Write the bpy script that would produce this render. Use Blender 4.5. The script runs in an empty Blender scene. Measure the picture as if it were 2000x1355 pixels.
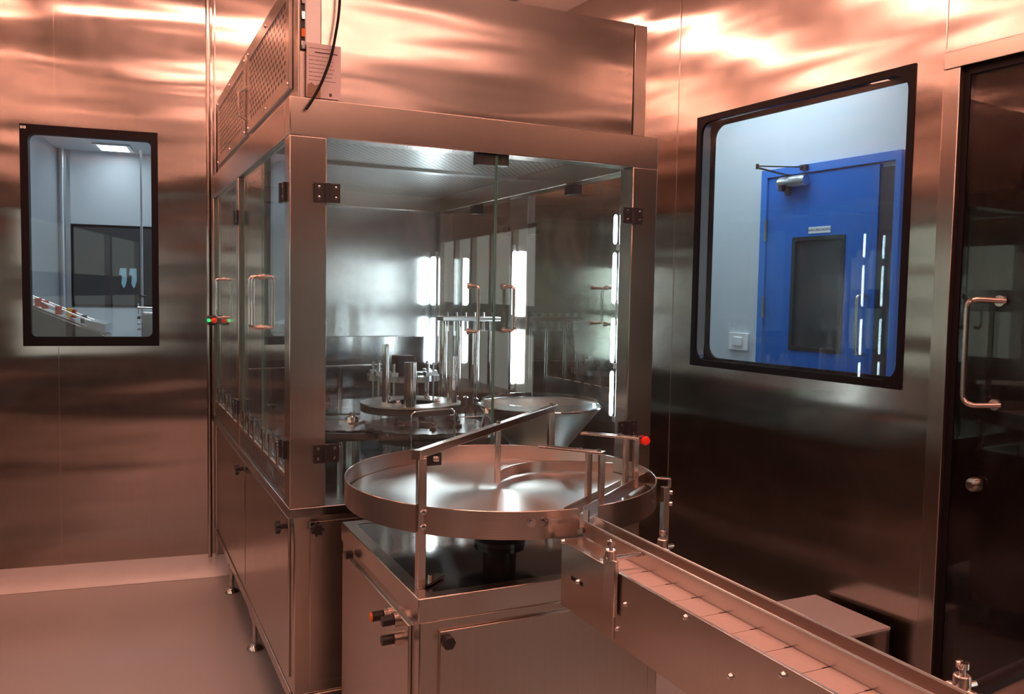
import bpy, bmesh, math, random
from mathutils import Vector, Matrix

random.seed(7)
SC = bpy.context.scene
COL = SC.collection
R = math.radians

# ------------------------------------------------------------------ camera
def make_camera():
    yaw, pit, rol = R(25.53), R(3.58), R(1.005)
    F = Vector((math.sin(yaw) * math.cos(pit), math.cos(yaw) * math.cos(pit), -math.sin(pit)))
    Rt = Vector((math.cos(yaw), -math.sin(yaw), 0))
    U = Rt.cross(F)
    R2 = Rt * math.cos(rol) + U * math.sin(rol)
    U2 = U * math.cos(rol) - Rt * math.sin(rol)
    cd = bpy.data.cameras.new('camera')
    cd.sensor_width = 36.0
    cd.lens = 1654.3 / 2000 * 36
    cd.clip_start = 0.02
    co = bpy.data.objects.new('camera', cd)
    COL.objects.link(co)
    M = Matrix((R2, U2, -F)).transposed().to_4x4()
    M.translation = Vector((0, 0, 1.5))
    co.matrix_world = M
    SC.camera = co
make_camera()

# ------------------------------------------------------------------ world, exposure
w = bpy.data.worlds.new('world')
SC.world = w
w.use_nodes = True
w.node_tree.nodes['Background'].inputs[0].default_value = (0.5, 0.4, 0.38, 1)
w.node_tree.nodes['Background'].inputs[1].default_value = 0.02
vs = SC.view_settings
vs.view_transform = 'Standard'
vs.look = 'None'
vs.exposure = 0.0
vs.gamma = 1.0
vs.use_curve_mapping = False
cy = SC.cycles
cy.max_bounces = 12
cy.glossy_bounces = 8
cy.transparent_max_bounces = 40
cy.transmission_bounces = 8
cy.diffuse_bounces = 4
cy.sample_clamp_indirect = 6.0
cy.use_denoising = True
cy.caustics_reflective = True

PINK = (1.0, 0.415, 0.29)      # colour of the hall's ceiling lamps
PINK_E = 31.0
COOL = (0.93, 0.97, 1.0)      # lamps of the two neighbouring rooms
TUBE = (0.86, 0.94, 1.0)      # tube lamps inside the machine

# ------------------------------------------------------------------ materials
MATS = {}
def new_mat(name):
    m = bpy.data.materials.new(name)
    m.use_nodes = True
    nt = m.node_tree
    b = nt.nodes['Principled BSDF']
    return m, nt, b
def N(nt, t, **kw):
    n = nt.nodes.new(t)
    for k, v in kw.items():
        setattr(n, k, v)
    return n
def simple(name, col, rough=0.5, metal=0.0, var=0.04, scale=30, bump=0.0, emit=None, es=0, spec=0.5):
    m, nt, b = new_mat(name)
    tc = N(nt, 'ShaderNodeTexCoord')
    no = N(nt, 'ShaderNodeTexNoise')
    no.inputs['Scale'].default_value = scale
    no.inputs['Detail'].default_value = 4
    nt.links.new(tc.outputs['Object'], no.inputs['Vector'])
    mx = N(nt, 'ShaderNodeMix', data_type='RGBA')
    mx.inputs[6].default_value = (*[c * (1 - var) for c in col], 1)
    mx.inputs[7].default_value = (*[min(1, c * (1 + var)) for c in col], 1)
    nt.links.new(no.outputs['Fac'], mx.inputs[0])
    nt.links.new(mx.outputs[2], b.inputs['Base Color'])
    b.inputs['Roughness'].default_value = rough
    b.inputs['Metallic'].default_value = metal
    b.inputs['Specular IOR Level'].default_value = spec
    if bump:
        bp = N(nt, 'ShaderNodeBump')
        bp.inputs['Distance'].default_value = bump
        nt.links.new(no.outputs['Fac'], bp.inputs['Height'])
        nt.links.new(bp.outputs[0], b.inputs['Normal'])
    if emit:
        b.inputs['Emission Color'].default_value = (*emit, 1)
        b.inputs['Emission Strength'].default_value = es
    MATS[name] = m
    return m
def steel(name, col=(0.56, 0.55, 0.54), rough=0.22, aniso=0.75, wave=0.0, wsx=0.7, wsz=3.0, smudge=0.03, grain='v',
          perf=None):
    """brushed stainless sheet; grain 'v' upright brushing, 'h' level, 'c' turned (circular)"""
    m, nt, b = new_mat(name)
    L = nt.links.new
    tc = N(nt, 'ShaderNodeTexCoord')
    b.inputs['Metallic'].default_value = 1.0
    # fine brushing: streaks, long along the grain
    mp = N(nt, 'ShaderNodeMapping')
    mp.inputs['Scale'].default_value = (260, 260, 3) if grain == 'v' else (3, 3, 260)
    L(tc.outputs['Object'], mp.inputs[0])
    st = N(nt, 'ShaderNodeTexNoise')
    st.inputs['Scale'].default_value = 1.0
    st.inputs['Detail'].default_value = 3
    L(mp.outputs[0], st.inputs['Vector'])
    # hand smudges and scuffs in the roughness
    sm = N(nt, 'ShaderNodeTexNoise')
    sm.inputs['Scale'].default_value = 3
    sm.inputs['Detail'].default_value = 5
    sm.inputs['Distortion'].default_value = 1.8
    sm.inputs['Roughness'].default_value = 0.5
    L(tc.outputs['Object'], sm.inputs['Vector'])
    mr = N(nt, 'ShaderNodeMapRange')
    mr.inputs['From Min'].default_value = 0.2
    mr.inputs['From Max'].default_value = 0.8
    mr.inputs['To Min'].default_value = rough - smudge * 0.4
    mr.inputs['To Max'].default_value = rough + smudge
    L(sm.outputs['Fac'], mr.inputs['Value'])
    L(mr.outputs[0], b.inputs['Roughness'])
    mx = N(nt, 'ShaderNodeMix', data_type='RGBA')
    mx.inputs[6].default_value = (*[c * 0.93 for c in col], 1)
    mx.inputs[7].default_value = (*[min(1, c * 1.07) for c in col], 1)
    L(st.outputs['Fac'], mx.inputs[0])
    colout = mx.outputs[2]
    b.inputs['Anisotropic'].default_value = aniso
    if grain == 'c':
        tg = N(nt, 'ShaderNodeTangent', direction_type='RADIAL', axis='Z')
        L(tg.outputs[0], b.inputs['Tangent'])
        b.inputs['Anisotropic Rotation'].default_value = 0.25
    else:
        ge = N(nt, 'ShaderNodeNewGeometry')
        cr = N(nt, 'ShaderNodeVectorMath', operation='CROSS_PRODUCT')
        L(ge.outputs['True Normal'], cr.inputs[0])
        cr.inputs[1].default_value = (0.001, 0.002, 1.0)
        nn = N(nt, 'ShaderNodeVectorMath', operation='NORMALIZE')
        L(cr.outputs[0], nn.inputs[0])
        L(nn.outputs[0], b.inputs['Tangent'])
        if grain == 'h':
            b.inputs['Anisotropic Rotation'].default_value = 0.25
    bp = N(nt, 'ShaderNodeBump')
    bp.inputs['Distance'].default_value = 0.00006
    L(st.outputs['Fac'], bp.inputs['Height'])
    last = bp
    if wave:
        mw = N(nt, 'ShaderNodeMapping')
        mw.inputs['Scale'].default_value = (wsx, wsx, wsz)
        L(tc.outputs['Object'], mw.inputs[0])
        wn = N(nt, 'ShaderNodeTexNoise')
        wn.inputs['Scale'].default_value = 1.0
        wn.inputs['Detail'].default_value = 1.5
        wn.inputs['Roughness'].default_value = 0.4
        L(mw.outputs[0], wn.inputs['Vector'])
        b2 = N(nt, 'ShaderNodeBump')
        b2.inputs['Distance'].default_value = wave
        L(wn.outputs['Fac'], b2.inputs['Height'])
        L(bp.outputs[0], b2.inputs['Normal'])
        last = b2
    L(last.outputs[0], b.inputs['Normal'])
    if perf:                                     # punched holes, staggered: (pitch along, pitch across, radius, axis pair)
        pitch, pitch2, rad, ax = perf
        sp = N(nt, 'ShaderNodeSeparateXYZ')
        L(tc.outputs['Object'], sp.inputs[0])
        def mth(op, a, bb=None):
            n = N(nt, 'ShaderNodeMath', operation=op)
            for i, v in enumerate((a, bb)):
                if v is None: continue
                if isinstance(v, (int, float)): n.inputs[i].default_value = v
                else: L(v, n.inputs[i])
            return n.outputs[0]
        u = mth('DIVIDE', sp.outputs[ax[0]], pitch)
        v = mth('DIVIDE', sp.outputs[ax[1]], pitch2)
        row = mth('FLOOR', v)
        odd = mth('MULTIPLY', mth('MODULO', mth('ABSOLUTE', row), 2), 0.5)
        fu = mth('SUBTRACT', mth('FRACT', mth('ADD', u, odd)), 0.5)
        fv = mth('SUBTRACT', mth('FRACT', v), 0.5)
        d = mth('SQRT', mth('ADD', mth('MULTIPLY', fu, fu), mth('MULTIPLY', fv, fv)))
        hole = mth('LESS_THAN', d, rad)
        m2 = N(nt, 'ShaderNodeMix', data_type='RGBA')
        L(hole, m2.inputs[0]); L(colout, m2.inputs[6])
        m2.inputs[7].default_value = (0.012, 0.011, 0.012, 1)
        colout = m2.outputs[2]
        L(mth('SUBTRACT', 1, hole), b.inputs['Metallic'])
    L(colout, b.inputs['Base Color'])
    MATS[name] = m
    return m
def glass(name, tint=(0.93, 0.97, 0.95), smear=0.02, ior=1.45, rough=0.0):
    """float glass as a thin sheet: mirror by Fresnel, clear otherwise, with a little wiped grime"""
    m, nt, b = new_mat(name)
    L = nt.links.new
    nt.nodes.remove(b)
    out = nt.nodes['Material Output']
    tr = N(nt, 'ShaderNodeBsdfTransparent'); tr.inputs[0].default_value = (*tint, 1)
    gl = N(nt, 'ShaderNodeBsdfGlossy'); gl.inputs['Roughness'].default_value = rough
    gl.inputs['Color'].default_value = (1, 1, 1, 1)
    fr = N(nt, 'ShaderNodeFresnel')                 # a thin sheet mirrors alike from both of its faces
    ge = N(nt, 'ShaderNodeNewGeometry')
    mi = N(nt, 'ShaderNodeMix'); mi.inputs[2].default_value = ior; mi.inputs[3].default_value = 1 / ior
    L(ge.outputs['Backfacing'], mi.inputs[0]); L(mi.outputs[0], fr.inputs['IOR'])
    m1 = N(nt, 'ShaderNodeMixShader')
    L(fr.outputs[0], m1.inputs[0]); L(tr.outputs[0], m1.inputs[1]); L(gl.outputs[0], m1.inputs[2])
    df = N(nt, 'ShaderNodeBsdfDiffuse'); df.inputs[0].default_value = (0.8, 0.85, 0.9, 1)
    tc = N(nt, 'ShaderNodeTexCoord')
    mp = N(nt, 'ShaderNodeMapping'); mp.inputs['Scale'].default_value = (6, 6, 4); mp.inputs['Rotation'].default_value = (0.3, 0.5, 0.2)
    L(tc.outputs['Object'], mp.inputs[0])
    no = N(nt, 'ShaderNodeTexNoise'); no.inputs['Detail'].default_value = 8; no.inputs['Roughness'].default_value = 0.7
    no.inputs['Distortion'].default_value = 1.2; no.inputs['Scale'].default_value = 1
    L(mp.outputs[0], no.inputs['Vector'])
    mr = N(nt, 'ShaderNodeMapRange'); mr.inputs['From Min'].default_value = 0.45; mr.inputs['From Max'].default_value = 0.8
    mr.inputs['To Min'].default_value = smear * 0.25; mr.inputs['To Max'].default_value = smear * 2
    L(no.outputs['Fac'], mr.inputs['Value'])
    m2 = N(nt, 'ShaderNodeMixShader')
    L(mr.outputs[0], m2.inputs[0]); L(m1.outputs[0], m2.inputs[1]); L(df.outputs[0], m2.inputs[2])
    L(m2.outputs[0], out.inputs['Surface'])
    MATS[name] = m
    return m
def lamp(name, col, s):
    m, nt, b = new_mat(name)
    nt.nodes.remove(b)
    e = N(nt, 'ShaderNodeEmission'); e.inputs[0].default_value = (*col, 1); e.inputs[1].default_value = s
    nt.links.new(e.outputs[0], nt.nodes['Material Output'].inputs['Surface'])
    MATS[name] = m
    return m

steel('wall_steel', (0.56, 0.515, 0.48), rough=0.18, aniso=0.8, smudge=0.06, wave=0.016, wsx=0.7, wsz=4.2)
steel('machine_steel', (0.56, 0.505, 0.46), rough=0.24, aniso=0.7, wave=0.0)
steel('housing_steel', (0.59, 0.54, 0.505), rough=0.18, aniso=0.8, wave=0.014, wsx=0.8, wsz=5.2)
steel('inner_steel', (0.58, 0.59, 0.60), rough=0.20, aniso=0.7, wave=0.004, wsx=1.0, wsz=3.0)
steel('level_steel', (0.61, 0.55, 0.51), rough=0.24, aniso=0.6, grain='h')
steel('grille_steel', (0.60, 0.55, 0.51), rough=0.25, aniso=0.6, perf=(0.052, 0.021, 0.33, (1, 2)))
steel('ceiling_steel', (0.66, 0.66, 0.66), rough=0.30, aniso=0.3, perf=(0.030, 0.020, 0.25, (0, 1)))
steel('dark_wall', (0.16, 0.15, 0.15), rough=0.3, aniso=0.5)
steel('turned_steel', (0.66, 0.64, 0.63), rough=0.28, aniso=0.87, grain='c', smudge=0.03)
steel('polished_steel', (0.72, 0.72, 0.73), rough=0.09, aniso=0.0, smudge=0.03)
steel('tube_steel', (0.66, 0.60, 0.56), rough=0.20, aniso=0.3, smudge=0.05)
steel('bowl_steel', (0.74, 0.76, 0.74), rough=0.36, aniso=0.3, smudge=0.04)
steel('star_steel', (0.34, 0.34, 0.35), rough=0.14, aniso=0.4, grain='c', smudge=0.03)
steel('tray_steel', (0.40, 0.38, 0.38), rough=0.07, aniso=0.0, smudge=0.04)
steel('column_steel', (0.92, 0.92, 0.93), rough=0.08, aniso=0.0, smudge=0.03)
steel('deck_steel', (0.33, 0.34, 0.35), rough=0.13, aniso=0.3, smudge=0.05)
steel('door_steel', (0.42, 0.38, 0.36), rough=0.12, aniso=0.5, wave=0.003, smudge=0.04)
simple('aluminium', (0.62, 0.64, 0.66), 0.32, 1.0)
simple('dark_plastic', (0.028, 0.026, 0.030), 0.38, 0, 0.1)
simple('black_rubber', (0.010, 0.008, 0.010), 0.5, 0, 0.1, spec=0.15)
simple('delrin_and_hub_shade', (0.05, 0.052, 0.058), 0.22, 0, 0.1)  # black plastic parts; on the turntable hub it stands in for shade
simple('floor_epoxy', (0.47, 0.45, 0.44), 0.22, 0, 0.05, 3.0, spec=0.45)
simple('skirting_paint', (0.96, 0.94, 0.95), 0.25, 0, 0.04, 20)
simple('ceiling_paint', (0.80, 0.78, 0.77), 0.6, 0, 0.02, 8)
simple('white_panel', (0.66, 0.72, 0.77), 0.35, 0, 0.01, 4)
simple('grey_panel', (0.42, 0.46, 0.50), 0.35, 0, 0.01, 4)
simple('blue_paint', (0.012, 0.15, 0.62), 0.32, 0, 0.05, 6)
simple('blue_frame_paint', (0.03, 0.21, 0.72), 0.32, 0, 0.03, 6)
simple('dark_pane', (0.045, 0.05, 0.055), 0.3, 0, 0.2, 3)
simple('white_plastic', (0.95, 0.95, 0.95), 0.25, 0, 0.02)
simple('paper', (0.70, 0.60, 0.60), 0.7, 0, 0.08, 12)
simple('brown_paper', (0.36, 0.24, 0.17), 0.8, 0, 0.35, 40)
simple('ink', (0.10, 0.07, 0.08), 0.7)
simple('sign_white', (0.8, 0.85, 0.9), 0.4, 0, 0.01)
simple('red_plastic', (0.65, 0.02, 0.01), 0.3, 0, 0.05)
simple('orange_plastic', (0.85, 0.20, 0.02), 0.35, 0, 0.05)
simple('green_plastic', (0.01, 0.30, 0.14), 0.35, 0, 0.05)
simple('belt_plate', (0.50, 0.42, 0.40), 0.42, 0.0, 0.06, 60)
simple('red_rubber', (0.45, 0.04, 0.02), 0.5)
simple('yellow_plastic', (0.75, 0.5, 0.05), 0.5)
simple('blue_cloth', (0.35, 0.62, 0.72), 0.8, 0, 0.1, 30)
simple('dark_gap', (0.01, 0.01, 0.01), 0.8)
simple('brass', (0.70, 0.52, 0.25), 0.3, 1.0)
simple('box_grey', (0.55, 0.53, 0.54), 0.35, 0.1, 0.03, 8)
simple('glass_edge', (0.10, 0.26, 0.22), 0.15, 0, 0.05)
glass('door_glass', smear=0.028)
glass('window_glass', (0.90, 0.95, 0.97), smear=0.012)
glass('smoked_glass', (0.55, 0.53, 0.52), smear=0.006, ior=1.6)
lamp('hall_lamp', PINK, PINK_E)
lamp('room_lamp', COOL, 12.5)
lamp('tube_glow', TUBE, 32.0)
lamp('daylit_pane', (0.94, 0.95, 0.84), 1.8)
lamp('lit_annex_pane', (0.94, 0.95, 0.84), 0.75)
simple('red_glow', (0.7, 0.02, 0.01), 0.3, emit=(1, 0.03, 0.01), es=0.3)
simple('green_glow', (0.02, 0.5, 0.1), 0.3, emit=(0.02, 1, 0.25), es=0.8)

# ------------------------------------------------------------------ mesh building
class B:
    def __init__(s): s.bm = bmesh.new()
    def box(s, x0, x1, y0, y1, z0, z1):
        x0, x1 = sorted((x0, x1)); y0, y1 = sorted((y0, y1)); z0, z1 = sorted((z0, z1))
        v = [s.bm.verts.new(p) for p in ((x0,y0,z0),(x1,y0,z0),(x1,y1,z0),(x0,y1,z0),(x0,y0,z1),(x1,y0,z1),(x1,y1,z1),(x0,y1,z1))]
        for f in ((0,3,2,1),(4,5,6,7),(0,1,5,4),(1,2,6,5),(2,3,7,6),(3,0,4,7)):
            s.bm.faces.new([v[i] for i in f])
        return s
    def prism(s, pts, vec):
        vec = Vector(vec)
        a = [s.bm.verts.new(p) for p in pts]; c = [s.bm.verts.new(Vector(p) + vec) for p in pts]
        n = len(a)
        s.bm.faces.new(a[::-1]); s.bm.faces.new(c)
        for i in range(n):
            s.bm.faces.new((a[i], a[(i+1) % n], c[(i+1) % n], c[i]))
        return s
    def ring(s, outer, inner, vec):
        vec = Vector(vec); n = len(outer)
        o = [s.bm.verts.new(p) for p in outer]; i_ = [s.bm.verts.new(p) for p in inner]
        o2 = [s.bm.verts.new(Vector(p) + vec) for p in outer]; i2 = [s.bm.verts.new(Vector(p) + vec) for p in inner]
        for k in range(n):
            j = (k + 1) % n
            s.bm.faces.new((o[k], o[j], i_[j], i_[k])); s.bm.faces.new((o2[j], o2[k], i2[k], i2[j]))
            s.bm.faces.new((o[j], o[k], o2[k], o2[j])); s.bm.faces.new((i_[k], i_[j], i2[j], i2[k]))
        return s
    def tube(s, path, r, n=16, closed=False, caps=True):
        P = [Vector(p) for p in path]
        rings = []
        m = len(P)
        up = None
        for i in range(m):
            if closed: t = (P[(i+1) % m] - P[i-1])
            else: t = P[min(i+1, m-1)] - P[max(i-1, 0)]
            t.normalize()
            if up is None:
                up = Vector((0, 0, 1)) if abs(t.z) < 0.9 else Vector((1, 0, 0))
            a = (up - t * up.dot(t)).normalized(); b = t.cross(a); up = a
            rr = r[i] if isinstance(r, (list, tuple)) else r
            rings.append([s.bm.verts.new(P[i] + a * rr * math.cos(2*math.pi*k/n) + b * rr * math.sin(2*math.pi*k/n)) for k in range(n)])
        for i in range(m if closed else m - 1):
            A, C = rings[i], rings[(i+1) % m]
            for k in range(n):
                s.bm.faces.new((A[k], A[(k+1) % n], C[(k+1) % n], C[k]))
        if caps and not closed:
            s.bm.faces.new(rings[0][::-1]); s.bm.faces.new(rings[-1])
        return s
    def bar(s, p0, p1, w, h=None):                 # square bar, w across, h upright
        h = h or w
        p0, p1 = Vector(p0), Vector(p1); t = (p1 - p0).normalized()
        up = Vector((0, 0, 1)) if abs(t.z) < 0.95 else Vector((0, 1, 0))
        a = t.cross(up).normalized(); u = a.cross(t).normalized()
        pts = [p0 + a*x*w/2 + u*y*h/2 for x, y in ((-1,-1),(1,-1),(1,1),(-1,1))]
        return s.prism(pts, p1 - p0)
    def lathe(s, prof, c, n=48, axis='z', a0=0, a1=360):
        c = Vector(c); full = (a1 - a0 >= 360); m = n if full else n + 1
        rings = []
        for k in range(m):
            a = R(a0 + (a1 - a0) * k / n); ca, sa = math.cos(a), math.sin(a); q = []
            for r, h in prof:
                if axis == 'z': p = Vector((r*ca, r*sa, h))
                elif axis == 'y': p = Vector((r*ca, h, r*sa))
                else: p = Vector((h, r*ca, r*sa))
                q.append(s.bm.verts.new(c + p))
            rings.append(q)
        for k in range(n):
            A, C = rings[k], rings[(k+1) % m]
            for i in range(len(prof) - 1):
                s.bm.faces.new((A[i], C[i], C[i+1], A[i+1]))
        if not full and prof[0] == prof[-1]:
            s.bm.faces.new(rings[0][:-1]); s.bm.faces.new(rings[-1][:-1][::-1])
        bmesh.ops.remove_doubles(s.bm, verts=s.bm.verts, dist=1e-6)
        return s
    def disc(s, c, r, z0, z1, n=64, axis='z', r0=0.0, bev=0.0):
        prof = [(max(r0, 1e-7), z0), (r - bev, z0), (r, z0 + bev), (r, z1 - bev), (r - bev, z1), (max(r0, 1e-7), z1)]
        if r0 > 1e-6: prof.append((r0, z0))
        return s.lathe(prof, c, n, axis)
    def strip(s, pts, z0, z1, th, closed=False):    # upright sheet following a plan path
        n = len(pts); P = [Vector((p[0], p[1], 0)) for p in pts]; L_, R_ = [], []
        for i in range(n):
            t = P[min(i+1, n-1)] - P[max(i-1, 0)]; t.normalize(); nrm = Vector((-t.y, t.x, 0)) * th / 2
            L_.append(P[i] + nrm); R_.append(P[i] - nrm)
        poly = L_ + R_[::-1]
        vb = [s.bm.verts.new((p.x, p.y, z0)) for p in poly]; vt = [s.bm.verts.new((p.x, p.y, z1)) for p in poly]
        m = len(poly)
        for i in range(m):
            j = (i+1) % m; s.bm.faces.new((vb[i], vb[j], vt[j], vt[i]))
        for i in range(n-1):
            a, b2, c, d = i, i+1, m-2-i, m-1-i
            s.bm.faces.new((vt[a], vt[b2], vt[c], vt[d])); s.bm.faces.new((vb[d], vb[c], vb[b2], vb[a]))
        return s

def obj(name, b, mat, parent=None, bevel=0.0, kind=None, label=None, M=None, smooth=True, seg=2):
    """link b as ONE mesh. M: placement of b's coordinates (default: world)."""
    bm = b.bm
    bmesh.ops.recalc_face_normals(bm, faces=bm.faces)
    M = M or Matrix()
    PM = parent['_w'] if parent is not None and '_w' in parent else None
    wm = Matrix([list(r) for r in PM]) if PM is not None else Matrix()
    # own origin at the middle of the mesh's foot, so that each part turns about itself
    xs = [v.co for v in bm.verts]
    lo = Vector((min(p.x for p in xs), min(p.y for p in xs), min(p.z for p in xs)))
    hi = Vector((max(p.x for p in xs), max(p.y for p in xs), max(p.z for p in xs)))
    c = (lo + hi) / 2; c.z = lo.z
    me = bpy.data.meshes.new(name)
    bmesh.ops.translate(bm, verts=bm.verts, vec=-c)
    bm.to_mesh(me); bm.free()
    o = bpy.data.objects.new(name, me)
    COL.objects.link(o)
    me.materials.append(MATS[mat])
    if smooth:
        me.shade_smooth(); me.set_sharp_from_angle(angle=R(32))
    W = M @ Matrix.Translation(c)
    if parent is not None:
        o.parent = parent
        o.matrix_parent_inverse = Matrix()
        o.matrix_basis = wm.inverted() @ W
    else:
        o.matrix_basis = W
    o['_w'] = [list(r) for r in W]
    if bevel:
        md = o.modifiers.new('bevel', 'BEVEL'); md.width = bevel; md.segments = seg; md.limit_method = 'ANGLE'; md.angle_limit = R(40)
        md.harden_normals = False
    if kind: o['kind'] = kind
    if label: o['label'] = label
    return o
def merge(o, b, mat):
    """add b (world coordinates) to o's own mesh in a second material"""
    W = Matrix([list(r) for r in o['_w']]).inverted()
    bmesh.ops.recalc_face_normals(b.bm, faces=b.bm.faces)
    bmesh.ops.transform(b.bm, matrix=W, verts=b.bm.verts)
    tmp = bpy.data.meshes.new('tmp'); b.bm.to_mesh(tmp); b.bm.free()
    me = o.data; bm = bmesh.new(); bm.from_mesh(me); n0 = len(bm.faces); bm.from_mesh(tmp); bm.faces.ensure_lookup_table()
    me.materials.append(MATS[mat])
    for f in bm.faces[n0:]: f.material_index = len(me.materials)-1
    bm.to_mesh(me); bm.free(); bpy.data.meshes.remove(tmp)
def thing(name, label, cat, loc=(0, 0, 0), M=None, group=None, kind=None):
    o = bpy.data.objects.new(name, None)
    COL.objects.link(o)
    W = (M or Matrix()) @ Matrix.Translation(Vector(loc))
    o.matrix_basis = W; o['_w'] = [list(r) for r in W]
    o.empty_display_size = 0.05
    if label: o['label'] = label
    if cat: o['category'] = cat
    if group: o['group'] = group
    if kind: o['kind'] = kind
    return o
def tag(o, label, cat, group=None):
    o['label'] = label; o['category'] = cat
    if group: o['group'] = group
    return o
def rrect(u0, u1, z0, z1, r, y, n=6):
    pts = []
    for cx, cz, a0 in ((u1-r, z1-r, 0), (u0+r, z1-r, 90), (u0+r, z0+r, 180), (u1-r, z0+r, 270)):
        for k in range(n+1):
            a = R(a0 + 90*k/n); pts.append((cx + r*math.cos(a), y, cz + r*math.sin(a)))
    return pts
def arc(c, r, a0, a1, n=24):
    return [(c[0] + r*math.cos(R(a0+(a1-a0)*k/n)), c[1] + r*math.sin(R(a0+(a1-a0)*k/n))) for k in range(n+1)]
def bend(pts, r, n=5):
    """round the inner corners of a 3D path"""
    P = [Vector(p) for p in pts]; out = [P[0]]
    for i in range(1, len(P)-1):
        a = (P[i-1]-P[i]).normalized(); b = (P[i+1]-P[i]).normalized()
        p0 = P[i]+a*r; p1 = P[i]+b*r
        for k in range(n+1):
            t = k/n; out.append((1-t)**2*p0 + 2*t*(1-t)*P[i] + t*t*p1)
    out.append(P[-1]); return out
def text(name, body, size, mat, M, parent, extrude=0.0004):
    cu = bpy.data.curves.new(name, 'FONT'); cu.body = body; cu.size = size; cu.extrude = extrude
    cu.align_x = 'CENTER'; cu.align_y = 'CENTER'; cu.materials.append(MATS[mat])
    o = bpy.data.objects.new(name, cu); COL.objects.link(o)
    o.parent = parent; wm = Matrix([list(r) for r in parent['_w']])
    o.matrix_basis = wm.inverted() @ M
    return o

# frames of the two walls with windows: local x along the wall, y outwards, z up
ML = Matrix.Translation((-0.447, 4.733, 0)) @ Matrix.Rotation(R(-7.17), 4, 'Z')
MR = Matrix.Translation((2.4, 2.5, 0)) @ Matrix.Rotation(R(-86.08), 4, 'Z')
CEIL = 3.05

# ------------------------------------------------------------------ hall shell
obj('floor', B().box(-3.5, 6, -3.2, 10, -0.06, 0), 'floor_epoxy', kind='structure')
obj('ceiling', B().box(-0.75, 3.1, -3.0, 4.9, CEIL, CEIL+0.05), 'ceiling_paint', kind='structure')
wq = B().box(-0.56, -0.50, -2.75, 1.70, 0, CEIL).box(-0.56, -0.50, 4.40, 4.80, 0, CEIL)
wq.box(-0.56, -0.50, 1.70, 4.40, 0, 1.10).box(-0.56, -0.50, 1.70, 4.40, 1.92, CEIL)
obj('wall_left', wq, 'wall_steel', kind='structure')
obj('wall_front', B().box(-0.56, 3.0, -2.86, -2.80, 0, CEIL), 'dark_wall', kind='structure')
# back wall, left stretch, with the tall window: 0..0.94 along ML
wl = B().box(-0.06, 0.095, 0, 0.05, 0, CEIL).box(0.665, 0.945, 0, 0.05, 0, CEIL)
wl.box(0.095, 0.665, 0, 0.05, 0, 1.225).box(0.095, 0.665, 0, 0.05, 2.255, CEIL)
obj('wall_back_left', wl, 'wall_steel', kind='structure', M=ML)
obj('wall_back', B().box(0.486, 2.32, 4.62, 4.68, 0, CEIL), 'wall_steel', kind='structure')
wr = B().box(-2.20, -0.56, 0, 0.07, 0, CEIL).box(0.47, 0.590, 0, 0.07, 0, CEIL)
wr.box(-0.56, 0.47, 0, 0.07, 0, 1.215).box(-0.56, 0.47, 0, 0.07, 2.27, CEIL)
wr.box(0.590, 1.75, 0, 0.07, 2.295, CEIL).box(1.75, 2.45, 0, 0.07, 0, CEIL).box(2.45, 4.75, 0, 0.07, 0, 0.72).box(2.45, 4.75, 0, 0.07, 2.0, CEIL).box(4.75, 5.45, 0, 0.07, 0, CEIL)
obj('wall_right', wr, 'wall_steel', kind='structure', M=MR)
# sheet joints and corner cover strips
for i, (s0, s1) in enumerate(((0.2265, 0.2295),)):
    obj('trim_%d' % (i+1), B().box(s0, s1, -0.002, 0.0, 0.1, 1.2).box(s0, s1, -0.002, 0, 2.275, CEIL), 'tube_steel', kind='structure', M=ML)
obj('trim_2', B().tube([(0.925, -0.012, 0.10), (0.925, -0.012, CEIL)], 0.011).box(0.955, 0.962, -0.012, 0, 0.1, CEIL), 'tube_steel', kind='structure', M=ML)
obj('trim_3', B().box(-0.715, -0.712, -0.0025, 0, 0.1, CEIL), 'tube_steel', kind='structure', M=MR)
obj('trim_4', B().box(0.5885, 0.5915, -0.0025, 0, 2.31, CEIL).box(0.5865, 0.5895, -0.0025, 0, 0.1, 2.24), 'tube_steel', kind='structure', M=MR)
# coved skirting
def cove(u0, u1, h=0.10, d=0.055, wob=0.0):
    pts = [(u0, -d, 0)]
    for k in range(7):
        a = R(90*k/6); pts.append((u0, -d*(1-math.sin(a)) - 0.002, h*(1-math.cos(a)) + 0.002))
    pts += [(u0, 0, h), (u0, 0, 0)]
    return B().prism(pts, (u1-u0, 0, 0))
obj('baseboard_back', cove(-0.06, 0.95, 0.11, 0.05), 'skirting_paint', kind='structure', M=ML)
obj('baseboard_left', cove(-4.72, 2.75, 0.11, 0.06), 'skirting_paint', kind='structure', M=Matrix.Translation((-0.50, 0, 0)) @ Matrix.Rotation(R(90), 4, 'Z'))
obj('baseboard_right', cove(-2.15, 0.58, 0.10, 0.05), 'skirting_paint', kind='structure', M=MR)
obj('baseboard_rear', cove(0.49, 2.3, 0.10, 0.05), 'skirting_paint', kind='structure', M=Matrix.Translation((0, 4.62, 0)))

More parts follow.
